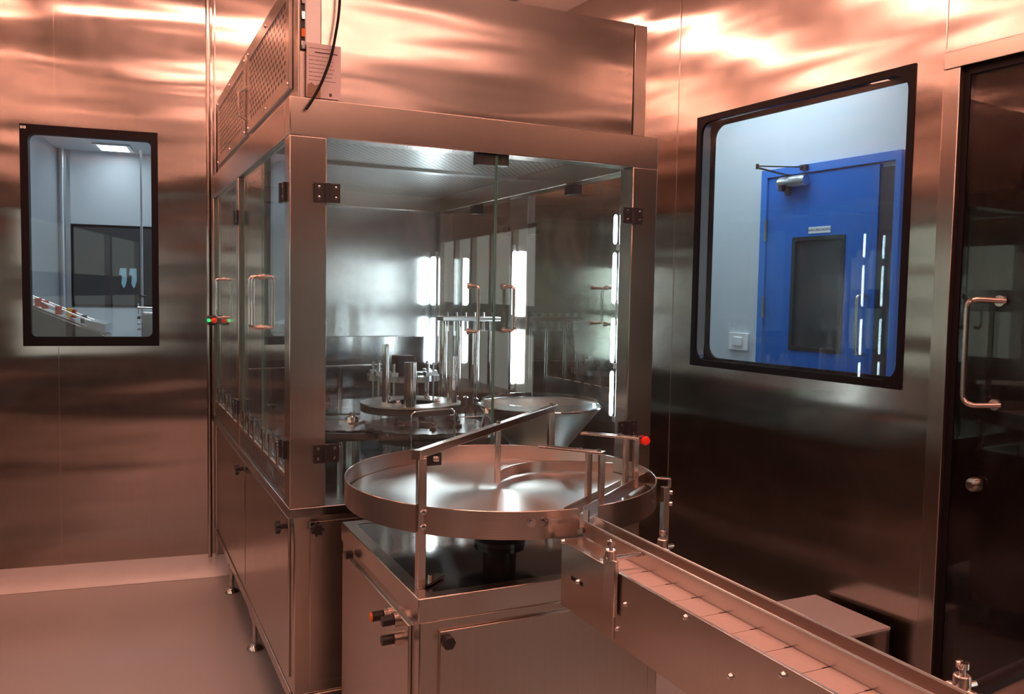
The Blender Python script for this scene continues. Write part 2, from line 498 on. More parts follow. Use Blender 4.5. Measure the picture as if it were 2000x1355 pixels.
# lit windows behind the camera: one in the front wall, one in the right wall
def lit_window(name, u0, u1, n, M, zs=(0.72, 1.22, 1.42, 2.0), mat='daylit_pane'):
    z0, za, zb, z1 = zs
    wf = thing(name, None, None, ((u0+u1)/2, 0.03, z0), M, kind='structure')
    fr = B().box(u0, u1, 0.01, 0.05, z0, z0+0.04).box(u0, u1, 0.01, 0.05, z1-0.05, z1).box(u0, u1, 0.01, 0.05, za, zb)
    for k in range(n+1):
        x = u0 + (u1-u0-0.05)*k/n; fr.box(x, x+0.05, 0.005, 0.045, z0+0.0005, z1-0.0005)
    obj('window_frame', fr, 'door_steel', wf, M=M)
    obj('pane', B().box(u0, u1, 0.052, 0.058, z0, z1), mat, wf, M=M)
lit_window('window_3', 2.45, 4.75, 5, MR)
lit_window('window_5', 1.70, 4.40, 3, Matrix.Translation((-0.50, 0, 0)) @ Matrix.Rotation(R(90), 4, 'Z'), (1.10, 1.44, 1.58, 1.92), 'lit_annex_pane')

# ------------------------------------------------------------------ ceiling lamps of the hall
def ceiling_lamp(x, y, sx, sy, mat, z, label, group, M=None, name='ceiling_light'):
    t = thing(name, label, 'ceiling light', (x, y, z), M, group)
    f = B().ring(*[[(x+a*(sx/2+d), y+b*(sy/2+d), z-0.014) for a, b in ((-1,-1),(1,-1),(1,1),(-1,1))] for d in (0.03, 0)], (0, 0, 0.014))
    obj('frame', f, 'aluminium', t, M=M)
    obj('diffuser', B().box(x-sx/2, x+sx/2, y-sy/2, y+sy/2, z-0.008, z-0.002), mat, t, M=M)
for (x, y, sx, sy, lb) in ((0.78, 4.02, 2.3, 0.15, 'long narrow ceiling lamp nearest the back wall'),
                          (0.60, 2.90, 1.7, 0.12, 'long narrow ceiling lamp across the middle of the machine housing'),
                          (0.90, 1.50, 2.2, 0.15, 'long narrow ceiling lamp above the turntable'),
                          (0.95, 0.10, 2.2, 0.10, 'long narrow ceiling lamp above the camera'),
                          (1.00, -1.50, 2.2, 0.10, 'long narrow ceiling lamp nearest the front wall behind the camera')):
    ceiling_lamp(x, y, sx, sy, 'hall_lamp', CEIL, lb, 'ceiling lamps of the steel hall')

# ------------------------------------------------------------------ window 1 (left) and the room behind it
w1 = thing('window_1', None, None, (0.38, 0, 1.206), ML, kind='structure')
f1 = B().ring(rrect(0.075, 0.686, 1.206, 2.272, 0.003, -0.004), rrect(0.110, 0.655, 1.252, 2.228, 0.028, -0.004), (0, 0.012, 0))
f1.ring(rrect(0.094, 0.667, 1.224, 2.256, 0.003, 0.010), rrect(0.108, 0.657, 1.250, 2.230, 0.03, 0.010), (0, 0.045, 0))
obj('window_frame', f1, 'black_rubber', w1, M=ML)
obj('pane', B().box(0.100, 0.665, 0.008, 0.013, 1.24, 2.24), 'window_glass', w1, M=ML)
st = B().ring(rrect(0.079, 0.0895, 2.249, 2.262, 0.003, -0.0048), rrect(0.0825, 0.086, 2.2535, 2.2575, 0.0015, -0.0048), (0, 0.0008, 0))
st.ring(rrect(0.092, 0.103, 2.249, 2.262, 0.003, -0.0048), rrect(0.0955, 0.0995, 2.2535, 2.2575, 0.0015, -0.0048), (0, 0.0008, 0))
obj('sticker', st, 'sign_white', w1, M=ML, label='small pale corner marking on the black frame')

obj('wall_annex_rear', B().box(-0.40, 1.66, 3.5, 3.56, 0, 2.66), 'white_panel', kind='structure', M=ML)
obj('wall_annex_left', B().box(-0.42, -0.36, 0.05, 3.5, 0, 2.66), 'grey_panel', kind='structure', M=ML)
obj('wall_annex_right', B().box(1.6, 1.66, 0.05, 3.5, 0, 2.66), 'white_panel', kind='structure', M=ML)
obj('ceiling_annex', B().box(-0.42, 1.66, 0.051, 3.56, 2.66, 2.7), 'white_panel', kind='structure', M=ML)
obj('trim_5', B().tube([(-0.325, 3.44, 0), (-0.325, 3.44, 2.66)], 0.022).box(-0.36, -0.27, 3.47, 3.5, 0, 2.66), 'aluminium', kind='structure', M=ML)
w4 = thing('window_4', None, None, (0.3, 3.5, 1.3), ML, kind='structure')
obj('window_frame', B().ring(rrect(-0.275, 0.80, 1.325, 2.035, 0.003, 3.485), rrect(-0.255, 0.78, 1.345, 2.015, 0.02, 3.485), (0, 0.015, 0)), 'black_rubber', w4, M=ML)
obj('pane', B().box(-0.26, 0.785, 3.489, 3.499, 1.34, 2.02), 'dark_pane', w4, M=ML)
ceiling_lamp(0.11, 3.17, 0.22, 0.30, 'room_lamp', 2.66, 'small cool-white ceiling lamp seen through the left window', None, ML)
ceiling_lamp(1.0, 1.9, 0.8, 0.4, 'room_lamp', 2.66, 'cool-white ceiling lamp of the left annex, out to the right', None, ML)
ceiling_lamp(0.3, 0.9, 0.9, 0.3, 'room_lamp', 2.66, 'cool-white ceiling lamp just behind the left window', None, ML)
# glove pair drying on the dark window
gl = thing('cloth_pair', 'two pale blue cloths hanging side by side on the dark far window', 'cloth', (0.19, 3.46, 1.5), ML)
for k, x in enumerate((0.135, 0.215)):
    pts = [(x-0.022, 3.470, 1.665), (x+0.03, 3.470, 1.665), (x+0.032, 3.470, 1.56), (x+0.02, 3.470, 1.51), (x+0.006, 3.470, 1.49), (x-0.012, 3.470, 1.53), (x-0.006, 3.470, 1.60), (x-0.03, 3.470, 1.61)]
    obj('cloth', B().prism(pts, (0, 0.012, 0)), 'blue_cloth', gl, M=ML)
# sloping console
cn = thing('sloping_console', 'steel machine with sloping top and louvred vent behind the left window', 'machine', (0.0, 1.0, 0), ML)
obj('body', B().prism([(-0.34, 0.8, 0), (0.33, 0.8, 0), (0.33, 0.8, 1.215), (-0.34, 0.8, 1.500)], (0, 0.32, 0)), 'machine_steel', cn, 0.004, M=ML)
obj('top_edge', B().prism([(-0.34, 0.785, 1.503), (0.34, 0.785, 1.214), (0.34, 0.785, 1.226), (-0.34, 0.785, 1.515)], (0, 0.02, 0)), 'tube_steel', cn, M=ML)
lv = B()
for k in range(6): lv.box(-0.10, 0.15, 0.788, 0.800, 1.195+0.0145*k, 1.204+0.0145*k)
obj('louvre', lv, 'tube_steel', cn, M=ML)
sl = (1.226-1.515)/0.68
def ctop(x): return 1.515 + (x+0.34)*sl
for y in (0.90, 1.05):
    obj('guide_rod', B().tube([(-0.33, y, ctop(-0.33)+0.03), (0.26, y, ctop(0.26)+0.03)], 0.005), 'polished_steel', cn, M=ML)
for x, y, mt in ((-0.03, 0.90, 'red_rubber'), (0.00, 0.93, 'red_rubber'), (0.075, 0.90, 'red_rubber'), (0.11, 1.05, 'yellow_plastic'), (0.13, 1.05, 'red_rubber'), (0.20, 0.95, 'dark_plastic')):
    obj('clamp_block', B().box(x-0.016, x+0.016, y-0.02, y+0.02, ctop(x)-0.005, ctop(x)+0.045), mt, cn, 0.003, M=ML)
obj('end_guard', B().prism([(0.22, 0.83, ctop(0.22)), (0.33, 0.83, ctop(0.33)), (0.33, 0.83, ctop(0.33)+0.05), (0.22, 0.83, ctop(0.22)+0.03)], (0, 0.26, 0)), 'aluminium', cn, M=ML)
# chrome stand
sd = thing('clamp_stand', 'chrome upright rod with clamps at the right edge of the left window', 'stand', (0.55, 1.2, 0), ML)
obj('base', B().box(0.48, 0.66, 1.1, 1.3, 0, 1.10), 'machine_steel', sd, 0.004, M=ML)
obj('rod', B().tube([(0.498, 1.2, 1.1), (0.498, 1.2, 2.36)], 0.007), 'polished_steel', sd, M=ML)
obj('cross_arm', B().tube([(0.47, 1.2, 1.372), (0.66, 1.2, 1.365)], 0.009).tube([(0.51, 1.19, 1.34), (0.66, 1.19, 1.335)], 0.006).tube([(0.475, 1.2, 1.33), (0.475, 1.2, 1.40)], 0.004), 'polished_steel', sd, M=ML)
obj('clamp', B().box(0.482, 0.497, 1.185, 1.215, 1.436, 1.452).tube([(0.50, 1.2, 1.444), (0.52, 1.2, 1.444)], 0.008), 'dark_plastic', sd, M=ML)
obj('bracket_plate', B().box(0.50, 0.60, 1.19, 1.21, 1.08, 1.345), 'aluminium', sd, 0.003, M=ML)
for z in (1.31, 1.272, 1.238): obj('knob', B().lathe([(1e-6, -0.010), (0.008, -0.009), (0.011, 0), (0.008, 0.010), (1e-6, 0.011)], (0.478, 1.19, z), 16, 'x'), 'polished_steel' if z < 1.3 else 'dark_plastic', sd, M=ML)

# ------------------------------------------------------------------ window 2 (right) and the corridor with the blue door
w2 = thing('window_2', None, None, (-0.05, 0, 1.195), MR, kind='structure')
f2 = B().ring(rrect(-0.580, 0.487, 1.197, 2.289, 0.003, -0.004), rrect(-0.553, 0.462, 1.225, 2.262, 0.055, -0.004), (0, 0.014, 0))
obj('window_frame', f2, 'black_rubber', w2, M=MR)
f3 = B().ring(rrect(-0.559, 0.469, 1.217, 2.269, 0.003, 0.066), rrect(-0.545, 0.452, 1.232, 2.254, 0.06, 0.066), (0, 0.012, 0))
obj('rear_gasket', f3, 'black_rubber', w2, M=MR)
obj('reveal', B().ring(rrect(-0.559, 0.469, 1.217, 2.269, 0.003, 0.010), rrect(-0.556, 0.466, 1.220, 2.266, 0.05, 0.010), (0, 0.056, 0)), 'door_steel', w2, M=MR)
obj('pane', B().box(-0.556, 0.466, 0.004, 0.008, 1.22, 2.267), 'window_glass', w2, M=MR)
obj('rear_pane', B().box(-0.556, 0.466, 0.070, 0.074, 1.22, 2.267), 'window_glass', w2, M=MR)
OFF = 0.8
obj('wall_corridor', B().box(-3.0, 2.4, OFF, OFF+0.06, 0, 2.7), 'white_panel', kind='structure', M=MR)
obj('wall_corridor_far', B().box(-3.06, -3.0, 0.07, OFF+0.06, 0, 2.7), 'white_panel', kind='structure', M=MR)
obj('wall_corridor_near', B().box(0.56, 0.585, 0.071, OFF-0.001, 0, 2.7), 'white_panel', kind='structure', M=MR)
obj('ceiling_corridor', B().box(-3.06, 2.4, 0.0705, OFF+0.06, 2.7, 2.75), 'white_panel', kind='structure', M=MR)
ceiling_lamp(-0.75, 0.42, 0.9, 0.30, 'room_lamp', 2.70, 'cool-white corridor ceiling lamp left of the blue door', None, MR)
ceiling_lamp(-2.1, 0.42, 0.9, 0.30, 'room_lamp', 2.70, 'cool-white corridor ceiling lamp far down the corridor', None, MR)
d2 = thing('door_2', 'blue steel door with closer and small vision panel behind the right window', None, (-0.4, OFF-0.02, 0), MR, kind='structure')
obj('door_frame', B().ring([(-0.945, OFF-0.03, 0), (-0.120, OFF-0.03, 0), (-0.120, OFF-0.03, 2.165), (-0.945, OFF-0.03, 2.165)],
                           [(-0.905, OFF-0.03, 0.002), (-0.150, OFF-0.03, 0.002), (-0.150, OFF-0.03, 2.125), (-0.905, OFF-0.03, 2.125)], (0, 0.03, 0)), 'blue_frame_paint', d2, M=MR)
lf = B()
y0, y1 = OFF-0.022, OFF-0.001
lf.box(-0.898, -0.725, y0, y1, 0.01, 2.118).box(-0.408, -0.235, y0, y1, 0.01, 2.118).box(-0.725, -0.408, y0, y1, 0.01, 1.243).box(-0.725, -0.408, y0, y1, 1.807, 2.118)
obj('door_leaf', lf, 'blue_paint', d2, M=MR)
obj('meeting_strip', B().box(-0.232, -0.151, OFF-0.016, OFF-0.001, 0.01, 2.10), 'dark_plastic', d2, M=MR)
vp = obj('vision_panel', B().box(-0.712, -0.421, OFF-0.012, OFF-0.004, 1.255, 1.795), 'dark_pane', d2, M=MR)
obj('gasket', B().ring(rrect(-0.727, -0.406, 1.241, 1.809, 0.002, OFF-0.027), rrect(-0.708, -0.425, 1.260, 1.790, 0.012, OFF-0.027), (0, 0.02, 0)), 'dark_plastic', vp, M=MR)
for z in (0.45, 1.40, 1.80):
    obj('hinge', B().tube([(-0.902, OFF-0.032, z), (-0.902, OFF-0.032, z+0.11)], 0.006, 10), 'brass', d2, M=MR)
hd = B().tube(bend([(-0.275, OFF-0.022, 1.52), (-0.285, OFF-0.075, 1.52), (-0.285, OFF-0.075, 1.25), (-0.275, OFF-0.022, 1.25)], 0.02), 0.009)
obj('handle', hd, 'tube_steel', d2, M=MR)
dc = obj('closer', B().lathe([(1e-6, -0.085), (0.026, -0.082), (0.029, -0.07), (0.029, 0.07), (0.026, 0.084), (1e-6, 0.087)], (-0.715, OFF-0.05, 2.085), 24, 'x')
         .box(-0.79, -0.64, OFF-0.04, OFF-0.022, 2.065, 2.105), 'aluminium', d2, M=MR)
obj('closer_arm', B().bar((-0.745, OFF-0.05, 2.118), (-0.80, OFF-0.21, 2.150), 0.016, 0.006).bar((-0.80, OFF-0.21, 2.158), (-0.655, OFF-0.045, 2.150), 0.014, 0.005)
    .tube([(-0.80, OFF-0.21, 2.143), (-0.80, OFF-0.21, 2.168)], 0.008).box(-0.675, -0.635, OFF-0.05, OFF-0.028, 2.137, 2.162).tube([(-0.745, OFF-0.05, 2.08), (-0.745, OFF-0.05, 2.124)], 0.012), 'dark_plastic', dc, M=MR)
obj('closer_bracket', B().tube([(-0.745, OFF-0.05, 2.02), (-0.745, OFF-0.05, 2.06)], 0.015).box(-0.775, -0.755, OFF-0.085, OFF-0.05, 2.04, 2.07), 'dark_plastic', dc, M=MR)
sg = obj('sign', B().box(-0.627, -0.494, OFF-0.0245, OFF-0.022, 1.823, 1.855), 'sign_white', d2, M=MR)
text('lettering', 'NON UNLOADING', 0.0165, 'ink', MR @ Matrix.Translation((-0.5605, OFF-0.025, 1.839)) @ Matrix.Rotation(R(90), 4, 'X'), sg)
sw = thing('switch_plate', 'white switch plate on the pale corridor wall left of the blue door', 'switch', (-1.09, OFF-0.012, 1.23), MR)
obj('plate', B().box(-1.165, -1.022, OFF-0.014, OFF-0.0002, 1.215, 1.310), 'white_plastic', sw, 0.003, M=MR)
obj('rocker', B().box(-1.128, -1.060, OFF-0.020, OFF-0.012, 1.237, 1.288), 'white_plastic', sw, 0.004, M=MR)

# ------------------------------------------------------------------ door 1: steel framed glass door on the right
d1 = thing('door_1', 'steel-framed dark glass door with bar handle at the right edge', None, (1.1, 0.02, 0), MR, kind='structure')
obj('header', B().box(0.592, 1.75, -0.012, 0.07, 2.240, 2.2945), 'machine_steel', d1, 0.002, M=MR)
obj('jamb', B().box(0.592, 0.648, -0.010, 0.07, 0, 2.2395), 'machine_steel', d1, 0.002, M=MR)
obj('jamb', B().box(1.70, 1.7495, -0.010, 0.07, 0, 2.2395), 'machine_steel', d1, 0.002, M=MR)
obj('stop_strip', B().box(0.6485, 0.668, 0.012, 0.045, 0, 2.2395).box(0.6685, 1.698, 0.012, 0.045, 2.215, 2.2395), 'black_rubber', d1, M=MR)
leaf = obj('door_leaf', B().box(0.669, 1.695, 0.016, 0.028, 0.01, 2.213), 'smoked_glass', d1, M=MR)
obj('backing_panel', B().box(0.669, 1.695, 0.030, 0.040, 0.01, 2.213), 'door_steel', leaf, M=MR)
obj('handle', B().tube(bend([(0.815, 0.016, 1.505), (0.760, -0.045, 1.510), (0.735, -0.05, 1.500), (0.735, -0.05, 1.195), (0.760, -0.045, 1.180), (0.815, 0.016, 1.185)], 0.018, 4), 0.0085, 16), 'tube_steel', leaf, M=MR)
obj('handle_rose', B().disc((0.800, 0, 1.505), 0.017, 0.008, 0.0165, 24, 'y').disc((0.800, 0, 1.185), 0.017, 0.008, 0.0165, 24, 'y'), 'tube_steel', leaf, M=MR)
obj('lock', B().lathe([(1e-6, -0.010), (0.010, -0.010), (0.012, -0.004), (0.020, -0.002), (0.024, 0.008), (0.024, 0.016)], (0.748, 0, 0.925), 28, 'y'), 'tube_steel', leaf, M=MR)
obj('vision_frame', B().box(0.898, 1.45, 0.010, 0.0158, 1.225, 1.365), 'black_rubber', leaf, M=MR)

# ------------------------------------------------------------------ filling machine
X0, X1, Y0, Y1 = 0.48, 1.764, 2.52, 4.58
LIP, HB, HT = 0.85, 1.95, 2.06
mc = thing('filling_machine', 'large glazed stainless steel filling machine in the middle of the hall', 'machine', (1.12, 3.55, 0))
obj('base_cabinet', B().box(X0+0.018, X1-0.02, Y0+0.025, Y1-0.03, 0.262, 0.818), 'machine_steel', mc, 0.004)
lp = obj('deck_plate', B().box(X0, X1, Y0, Y1, 0.82, LIP), 'deck_steel', mc, 0.002)
# access panels with star knobs
def star_knob(parent, p, axis, r=0.022):
    b = B(); n = 7; pts = []
    for k in range(n*6):
        a = 2*math.pi*k/(n*6); rr = r*(0.84 + 0.16*math.cos(n*a)); pts.append((rr*math.cos(a), rr*math.sin(a)))
    if axis == '-y':
        b.prism([(p[0]+q[0], p[1]-0.030, p[2]+q[1]) for q in pts], (0, 0.014, 0)); b.tube([(p[0], p[1]-0.018, p[2]), (p[0], p[1], p[2])], 0.009, 12)
    else:
        b.prism([(p[0]-0.030, p[1]+q[0], p[2]+q[1]) for q in pts], (0.014, 0, 0)); b.tube([(p[0]-0.018, p[1], p[2]), (p[0], p[1], p[2])], 0.009, 12)
    return obj('knob', b, 'dark_plastic', parent, 0.0015)
xs = X0+0.018
for (a, b_) in ((2.60, 3.50), (3.52, 4.48)):
    p = obj('access_panel', B().box(xs-0.006, xs-0.0005, a, b_, 0.30, 0.80), 'machine_steel', mc, 0.0015)
    star_knob(p, (xs-0.006, a+0.05, 0.765 if a < 3 else 0.765), '-x')
pf = obj('access_panel', B().box(0.545, 1.70, Y0+0.0185, Y0+0.0245, 0.30, 0.80), 'machine_steel', mc, 0.0015)
star_knob(pf, (0.562, Y0+0.0185, 0.782), '-y')
obj('frame_rail', B().box(xs-0.004, xs+0.04, 2.56, 4.54, 0.225, 0.2615).box(xs-0.004, X1-0.03, Y0+0.02, Y0+0.06, 0.225, 0.2615), 'machine_steel', mc, 0.002)
for (x, y) in ((0.54, 2.75), (0.54, 3.69), (0.54, 4.42), (1.68, 2.75), (1.68, 3.69), (1.68, 4.42)):
    f = obj('leg', B().box(x-0.02, x+0.02, y-0.14, y-0.10, 0.135, 0.2245).tube([(x, y-0.12, 0.02), (x, y-0.12, 0.14)], 0.010), 'tube_steel', mc, 0.002)
    obj('foot', B().lathe([(1e-6, 0.0), (0.034, 0.0), (0.036, 0.006), (0.030, 0.014), (0.013, 0.022), (0.012, 0.03), (1e-6, 0.03)], (x, y-0.12, 0), 28), 'polished_steel', f)
# corner and middle posts
for (x0, x1, y0, y1) in ((X0, 0.588, Y0, 2.60), (1.661, X1, Y0, 2.60), (X0, 0.56, 4.50, Y1), (1.69, X1, 4.50, Y1), (X0, 0.52, 3.60, 3.665), (1.725, X1, 3.47, 3.66)):
    obj('post', B().box(x0, x1, y0, y1, LIP+0.0005, HB-0.0005), 'machine_steel', mc, 0.003)
# header ring with ceiling panels
hd = B()
hd.box(X0, X1, Y0, 2.60, HB, HT).box(X0, X1, 4.50, Y1, HB, HT).box(X0, 0.56, 2.6005, 4.4995, HB, HT).box(1.69, X1, 2.6005, 4.4995, HB, HT)
obj('header', hd, 'machine_steel', mc, 0.003)
for (a, b_) in ((2.601, 3.50), (3.56, 4.499)):
    obj('diffuser_panel', B().box(0.561, 1.689, a, b_, 2.030, 2.040), 'ceiling_steel', mc)
obj('ceiling_rib', B().box(0.561, 1.689, 3.501, 3.559, 2.018, 2.045), 'aluminium', mc, 0.002)
obj('back_panel', B().box(0.561, 1.689, 4.545, 4.565, LIP+0.001, HB-0.001), 'inner_steel', mc)
obj('back_apron', B().box(0.561, 1.689, 4.515, 4.5445, LIP+0.001, 1.255), 'deck_steel', mc, 0.002)
# glass doors -------------------------------------------------------------
def hinge(parent, c, axis, M=None):
    x, y, z = c
    if axis == 'y':
        b = B().box(x-0.038, x-0.004, y-0.010, y, z-0.028, z+0.028).box(x+0.004, x+0.038, y-0.010, y, z-0.028, z+0.028).tube([(x, y-0.008, z-0.028), (x, y-0.008, z+0.028)], 0.009, 14)
        s = [(x+a, y-0.0115, z+q) for a in (-0.025, 0.025) for q in (-0.015, 0.015)]
    else:
        b = B().box(x-0.010, x, y-0.038, y-0.004, z-0.028, z+0.028).box(x-0.010, x, y+0.004, y+0.038, z-0.028, z+0.028).tube([(x-0.008, y, z-0.028), (x-0.008, y, z+0.028)], 0.009, 14)
        s = [(x-0.0115, y+a, z+q) for a in (-0.025, 0.025) for q in (-0.015, 0.015)]
    h = obj('hinge', b, 'dark_plastic', parent, 0.001)
    sb = B()
    for p in s: sb.lathe([(1e-6, 0), (0.0045, 0), (0.0045, 0.002)] , p, 12, 'y' if axis == 'y' else 'x')
    merge(h, sb, 'polished_steel')
    return h
def d_handle(parent, p0, p1, out, r=0.0055, mat='tube_steel'):
    p0, p1, out = Vector(p0), Vector(p1), Vector(out)
    b = B().tube(bend([p0, p0+out, p1+out, p1], 0.012, 5), r, 14)
    o_ = out.normalized()
    for p in (p0, p1): b.tube([p, p+o_*0.006], r*1.9, 14)
    return obj('handle', b, mat, parent)
GY = Y0+0.010
def gdoor(x0, x1, y0, y1, z0, z1):
    return obj('glass_door', B().box(x0, x1, y0, y1, z0, z1), 'door_glass', mc)
g = gdoor(0.5885, 1.1405, GY, GY+0.006, LIP+0.004, HB-0.004)
hinge(g, (0.588, Y0, 1.788), 'y'); hinge(g, (0.588, Y0, 1.012), 'y')
d_handle(g, (1.050, GY, 1.524), (1.050, GY, 1.377), (0.020, -0.035, 0))
obj('interlock_switch', B().box(1.078, 1.139, GY+0.008, GY+0.045, 1.915, 1.949).disc((1.108, 0, 1.932), 0.010, GY+0.0065, GY+0.009, 20, 'y'), 'dark_plastic', g, 0.002)
obj('glass_rim', B().box(1.1385, 1.1408, GY-0.0003, GY+0.0063, LIP+0.004, HB-0.004), 'glass_edge', g)
g = gdoor(1.1435, 1.6605, GY, GY+0.006, LIP+0.004, HB-0.004)
hinge(g, (1.6615, Y0, 1.780), 'y'); hinge(g, (1.6615, Y0, 1.030), 'y')
d_handle(g, (1.175, GY, 1.524), (1.175, GY, 1.380), (0.020, -0.035, 0))
obj('interlock_switch', B().box(1.146, 1.190, GY+0.008, GY+0.045, 1.917, 1.951).disc((1.168, 0, 1.934), 0.009, GY+0.0065, GY+0.009, 20, 'y'), 'dark_plastic', g, 0.002)
obj('glass_rim', B().box(1.1432, 1.1455, GY-0.0003, GY+0.0063, LIP+0.004, HB-0.004), 'glass_edge', g)
GX = X0+0.014
for (a, b_, hy, hs, hh) in ((2.6015, 3.105, 2.615, 3.08, True), (3.110, 3.598, 3.60, 3.14, True), (3.667, 4.498, 4.49, 3.78, False)):
    g = gdoor(GX, GX+0.006, a, b_, LIP+0.085, HB-0.004)
    if a < 3.6:
        hy2 = 2.603 if a < 3 else 3.615
        hinge(g, (X0, hy2, 1.79), 'x'); hinge(g, (X0, hy2, 1.02), 'x')
        hy3 = 3.075 if a < 3 else 3.140
    else:
        hy3 = 4.20
    d_handle(g, (GX, hy3, 1.545), (GX, hy3, 1.365), (-0.035, 0.0, 0))
    obj('glass_rim', B().box(GX-0.0003, GX+0.0063, b_-0.0025, b_+0.0003, LIP+0.085, HB-0.004), 'glass_edge', g)
RX = X1-0.030
for (a, b_) in ((2.6015, 2.83), (2.835, 3.468), (3.662, 4.498)):
    g = gdoor(RX, RX+0.006, a, b_, LIP+0.004, HB-0.004)
    if a < 3:
        yy = 2.79 if a < 2.7 else 2.90
        b = B().tube(bend([(RX+0.006, yy, 1.53), (RX+0.045, yy, 1.53), (RX+0.045, yy, 1.39), (RX+0.006, yy, 1.39)], 0.012), 0.005, 12)
        for z in (1.53, 1.39): b.lathe([(1e-6, -0.012), (0.009, -0.011), (0.009, 0)], (RX, yy, z), 14, 'x')
        obj('handle', b, 'tube_steel', g)
    if a > 2.7:
        yy = 3.03 if a < 3 else 4.03
        obj('interlock_switch', B().box(RX-0.045, RX-0.002, yy-0.035, yy+0.035, 1.905, 1.945).tube([(RX-0.02, yy, 1.945), (RX-0.02, yy, 1.965)], 0.004, 8), 'dark_plastic', g, 0.002)
        obj('hinge', B().box(RX-0.012, RX-0.0005, 3.40 if a < 3 else 3.667, 3.466 if a < 3 else 3.73, 1.77, 1.82), 'dark_plastic', g, 0.001)
# slotted guard and T screws along the left side
gd = B()
gd.box(X0+0.0080, X0+0.0088, 2.6005, 3.598, LIP+0.070, LIP+0.082).box(X0+0.0080, X0+0.0088, 2.6005, 3.598, LIP+0.0015, LIP+0.008)
n = 46
for k in range(n+1):
    y = 2.604 + (3.594-2.604)*k/n; gd.box(X0+0.0080, X0+0.0088, y-0.005, y+0.005, LIP+0.008, LIP+0.070)
obj('slotted_guard', gd, 'machine_steel', mc)
obj('slotted_guard', B().box(X0+0.006, X0+0.010, 3.667, 4.498, LIP+0.0015, LIP+0.082), 'machine_steel', mc)
obj('side_rail', B().box(X0+0.001, X0+0.011, 2.62, 3.597, LIP+0.0825, LIP+0.092).box(X0+0.001, X0+0.011, 3.668, 4.46, LIP+0.0825, LIP+0.092), 'level_steel', mc, 0.001)
for y in (2.733, 2.876, 3.011, 3.219, 3.333, 3.469, 3.774, 4.037, 4.316):
    sx = X0+0.004
    obj('clamp_screw', B().tube([(sx, y, LIP+0.092), (sx, y, 1.010)], 0.0055, 12).tube([(sx, y-0.024, 1.006), (sx, y+0.024, 1.006)], 0.0050, 10)
        .tube([(sx, y, 0.990), (sx, y, 1.018)], 0.0085, 12), 'column_steel', mc)
# indicator and stop buttons on posts
obj('stop_button', B().lathe([(1e-6, -0.026), (0.012, -0.024), (0.0165, -0.012), (0.010, -0.006), (0.010, 0)], (1.735, Y0, 0.984), 24, 'y'), 'red_glow', mc, label='glowing round red stop button')
bx = obj('button_box', B().box(0.445, 0.4795, 4.40, 4.56, 1.32, 1.365), 'dark_plastic', mc, 0.003)
obj('stop_button', B().lathe([(1e-6, -0.035), (0.011, -0.028), (0.014, -0.016), (0.009, -0.012), (0.012, 0)], (0.470, 4.40, 1.345), 20, 'y'), 'red_glow', bx)
obj('push_button', B().disc((0.447, 0, 1.345), 0.009, 4.388, 4.40, 16, 'y'), 'green_glow', bx)
# control panel at the right flank, seen mirrored in the steel wall
cp = obj('control_panel', B().prism([(X1+0.002, 2.75, 1.00), (X1+0.012, 2.75, 1.00), (X1+0.12, 2.75, 1.055), (X1+0.12, 2.75, 1.075), (X1+0.002, 2.75, 1.14)], (0, 0.62, 0)), 'dark_plastic', mc, 0.004)
for k in range(7):
    y = 2.80+0.085*k
    obj('key', B().box(X1+0.035, X1+0.065, y, y+0.05, 1.112, 1.128), 'sign_white' if k % 3 else 'white_plastic', cp, 0.002)
obj('indicator_lamp', B().disc((X1+0.095, 2.85, 0), 0.012, 1.083, 1.098, 16), 'green_glow', cp)
obj('indicator_lamp', B().disc((X1+0.095, 3.05, 0), 0.012, 1.083, 1.098, 16), 'red_glow', cp)

# ------------------------------------------------------------------ machine interior
def fluted(parent, x, y, z0, z1, r, n=10, name='column'):
    pts = []
    for k in range(n*8):
        a = 2*math.pi*k/(n*8); rr = r*(0.93+0.07*abs(math.cos(n*a/2))); pts.append((x+rr*math.cos(a), y+rr*math.sin(a), z0))
    return obj(name, B().prism(pts, (0, 0, z1-z0)), 'column_steel', parent)
def star_wheel(c, r, z0, z1, pockets, mat, hole=0.0, pr=0.012):
    b = B(); outer = []; inner = []
    n = pockets*16
    for k in range(n):
        a = 2*math.pi*k/n; d = abs(((k % 16)/16)-0.5)*2        # 0 centre of pocket
        rr = r - (pr*math.sqrt(max(0, 1-(d/0.62)**2)) if d < 0.62 else 0)
        outer.append((c[0]+rr*math.cos(a), c[1]+rr*math.sin(a), z0)); inner.append((c[0]+hole*math.cos(a), c[1]+hole*math.sin(a), z0))
    if hole: b.ring(outer, inner, (0, 0, z1-z0))
    else: b.prism(outer, (0, 0, z1-z0))
    return b
# feed star (left), main star, raised disc
s1 = obj('star_wheel', star_wheel((0.880, 3.30), 0.215, 0.965, 0.978, 20, 'd'), 'star_steel', mc)
obj('star_underplate', B().disc((0.880, 3.30, 0), 0.19, 0.935, 0.9645, 48), 'delrin_and_hub_shade', s1)
obj('hub_cap', B().lathe([(0.060, 0.9785), (0.060, 0.983), (0.028, 0.986), (0.026, 0.998), (0.012, 1.002), (0.011, 1.016), (1e-6, 1.017)], (0.880, 3.32, 0), 40), 'polished_steel', s1)
obj('spindle', B().tube([(0.880, 3.30, LIP+0.0005), (0.880, 3.30, 0.934)], 0.03, 24), 'polished_steel', s1)
s2 = obj('star_wheel', star_wheel((1.095, 3.03), 0.235, 0.985, 0.998, 24, 'd', hole=0.10), 'star_steel', mc)
obj('star_underplate', B().disc((1.095, 3.03, 0), 0.20, 0.945, 0.9845, 48), 'delrin_and_hub_shade', s2)
obj('spindle', B().tube([(1.095, 3.03, LIP+0.0005), (1.095, 3.03, 0.944)], 0.04, 24), 'polished_steel', s2)
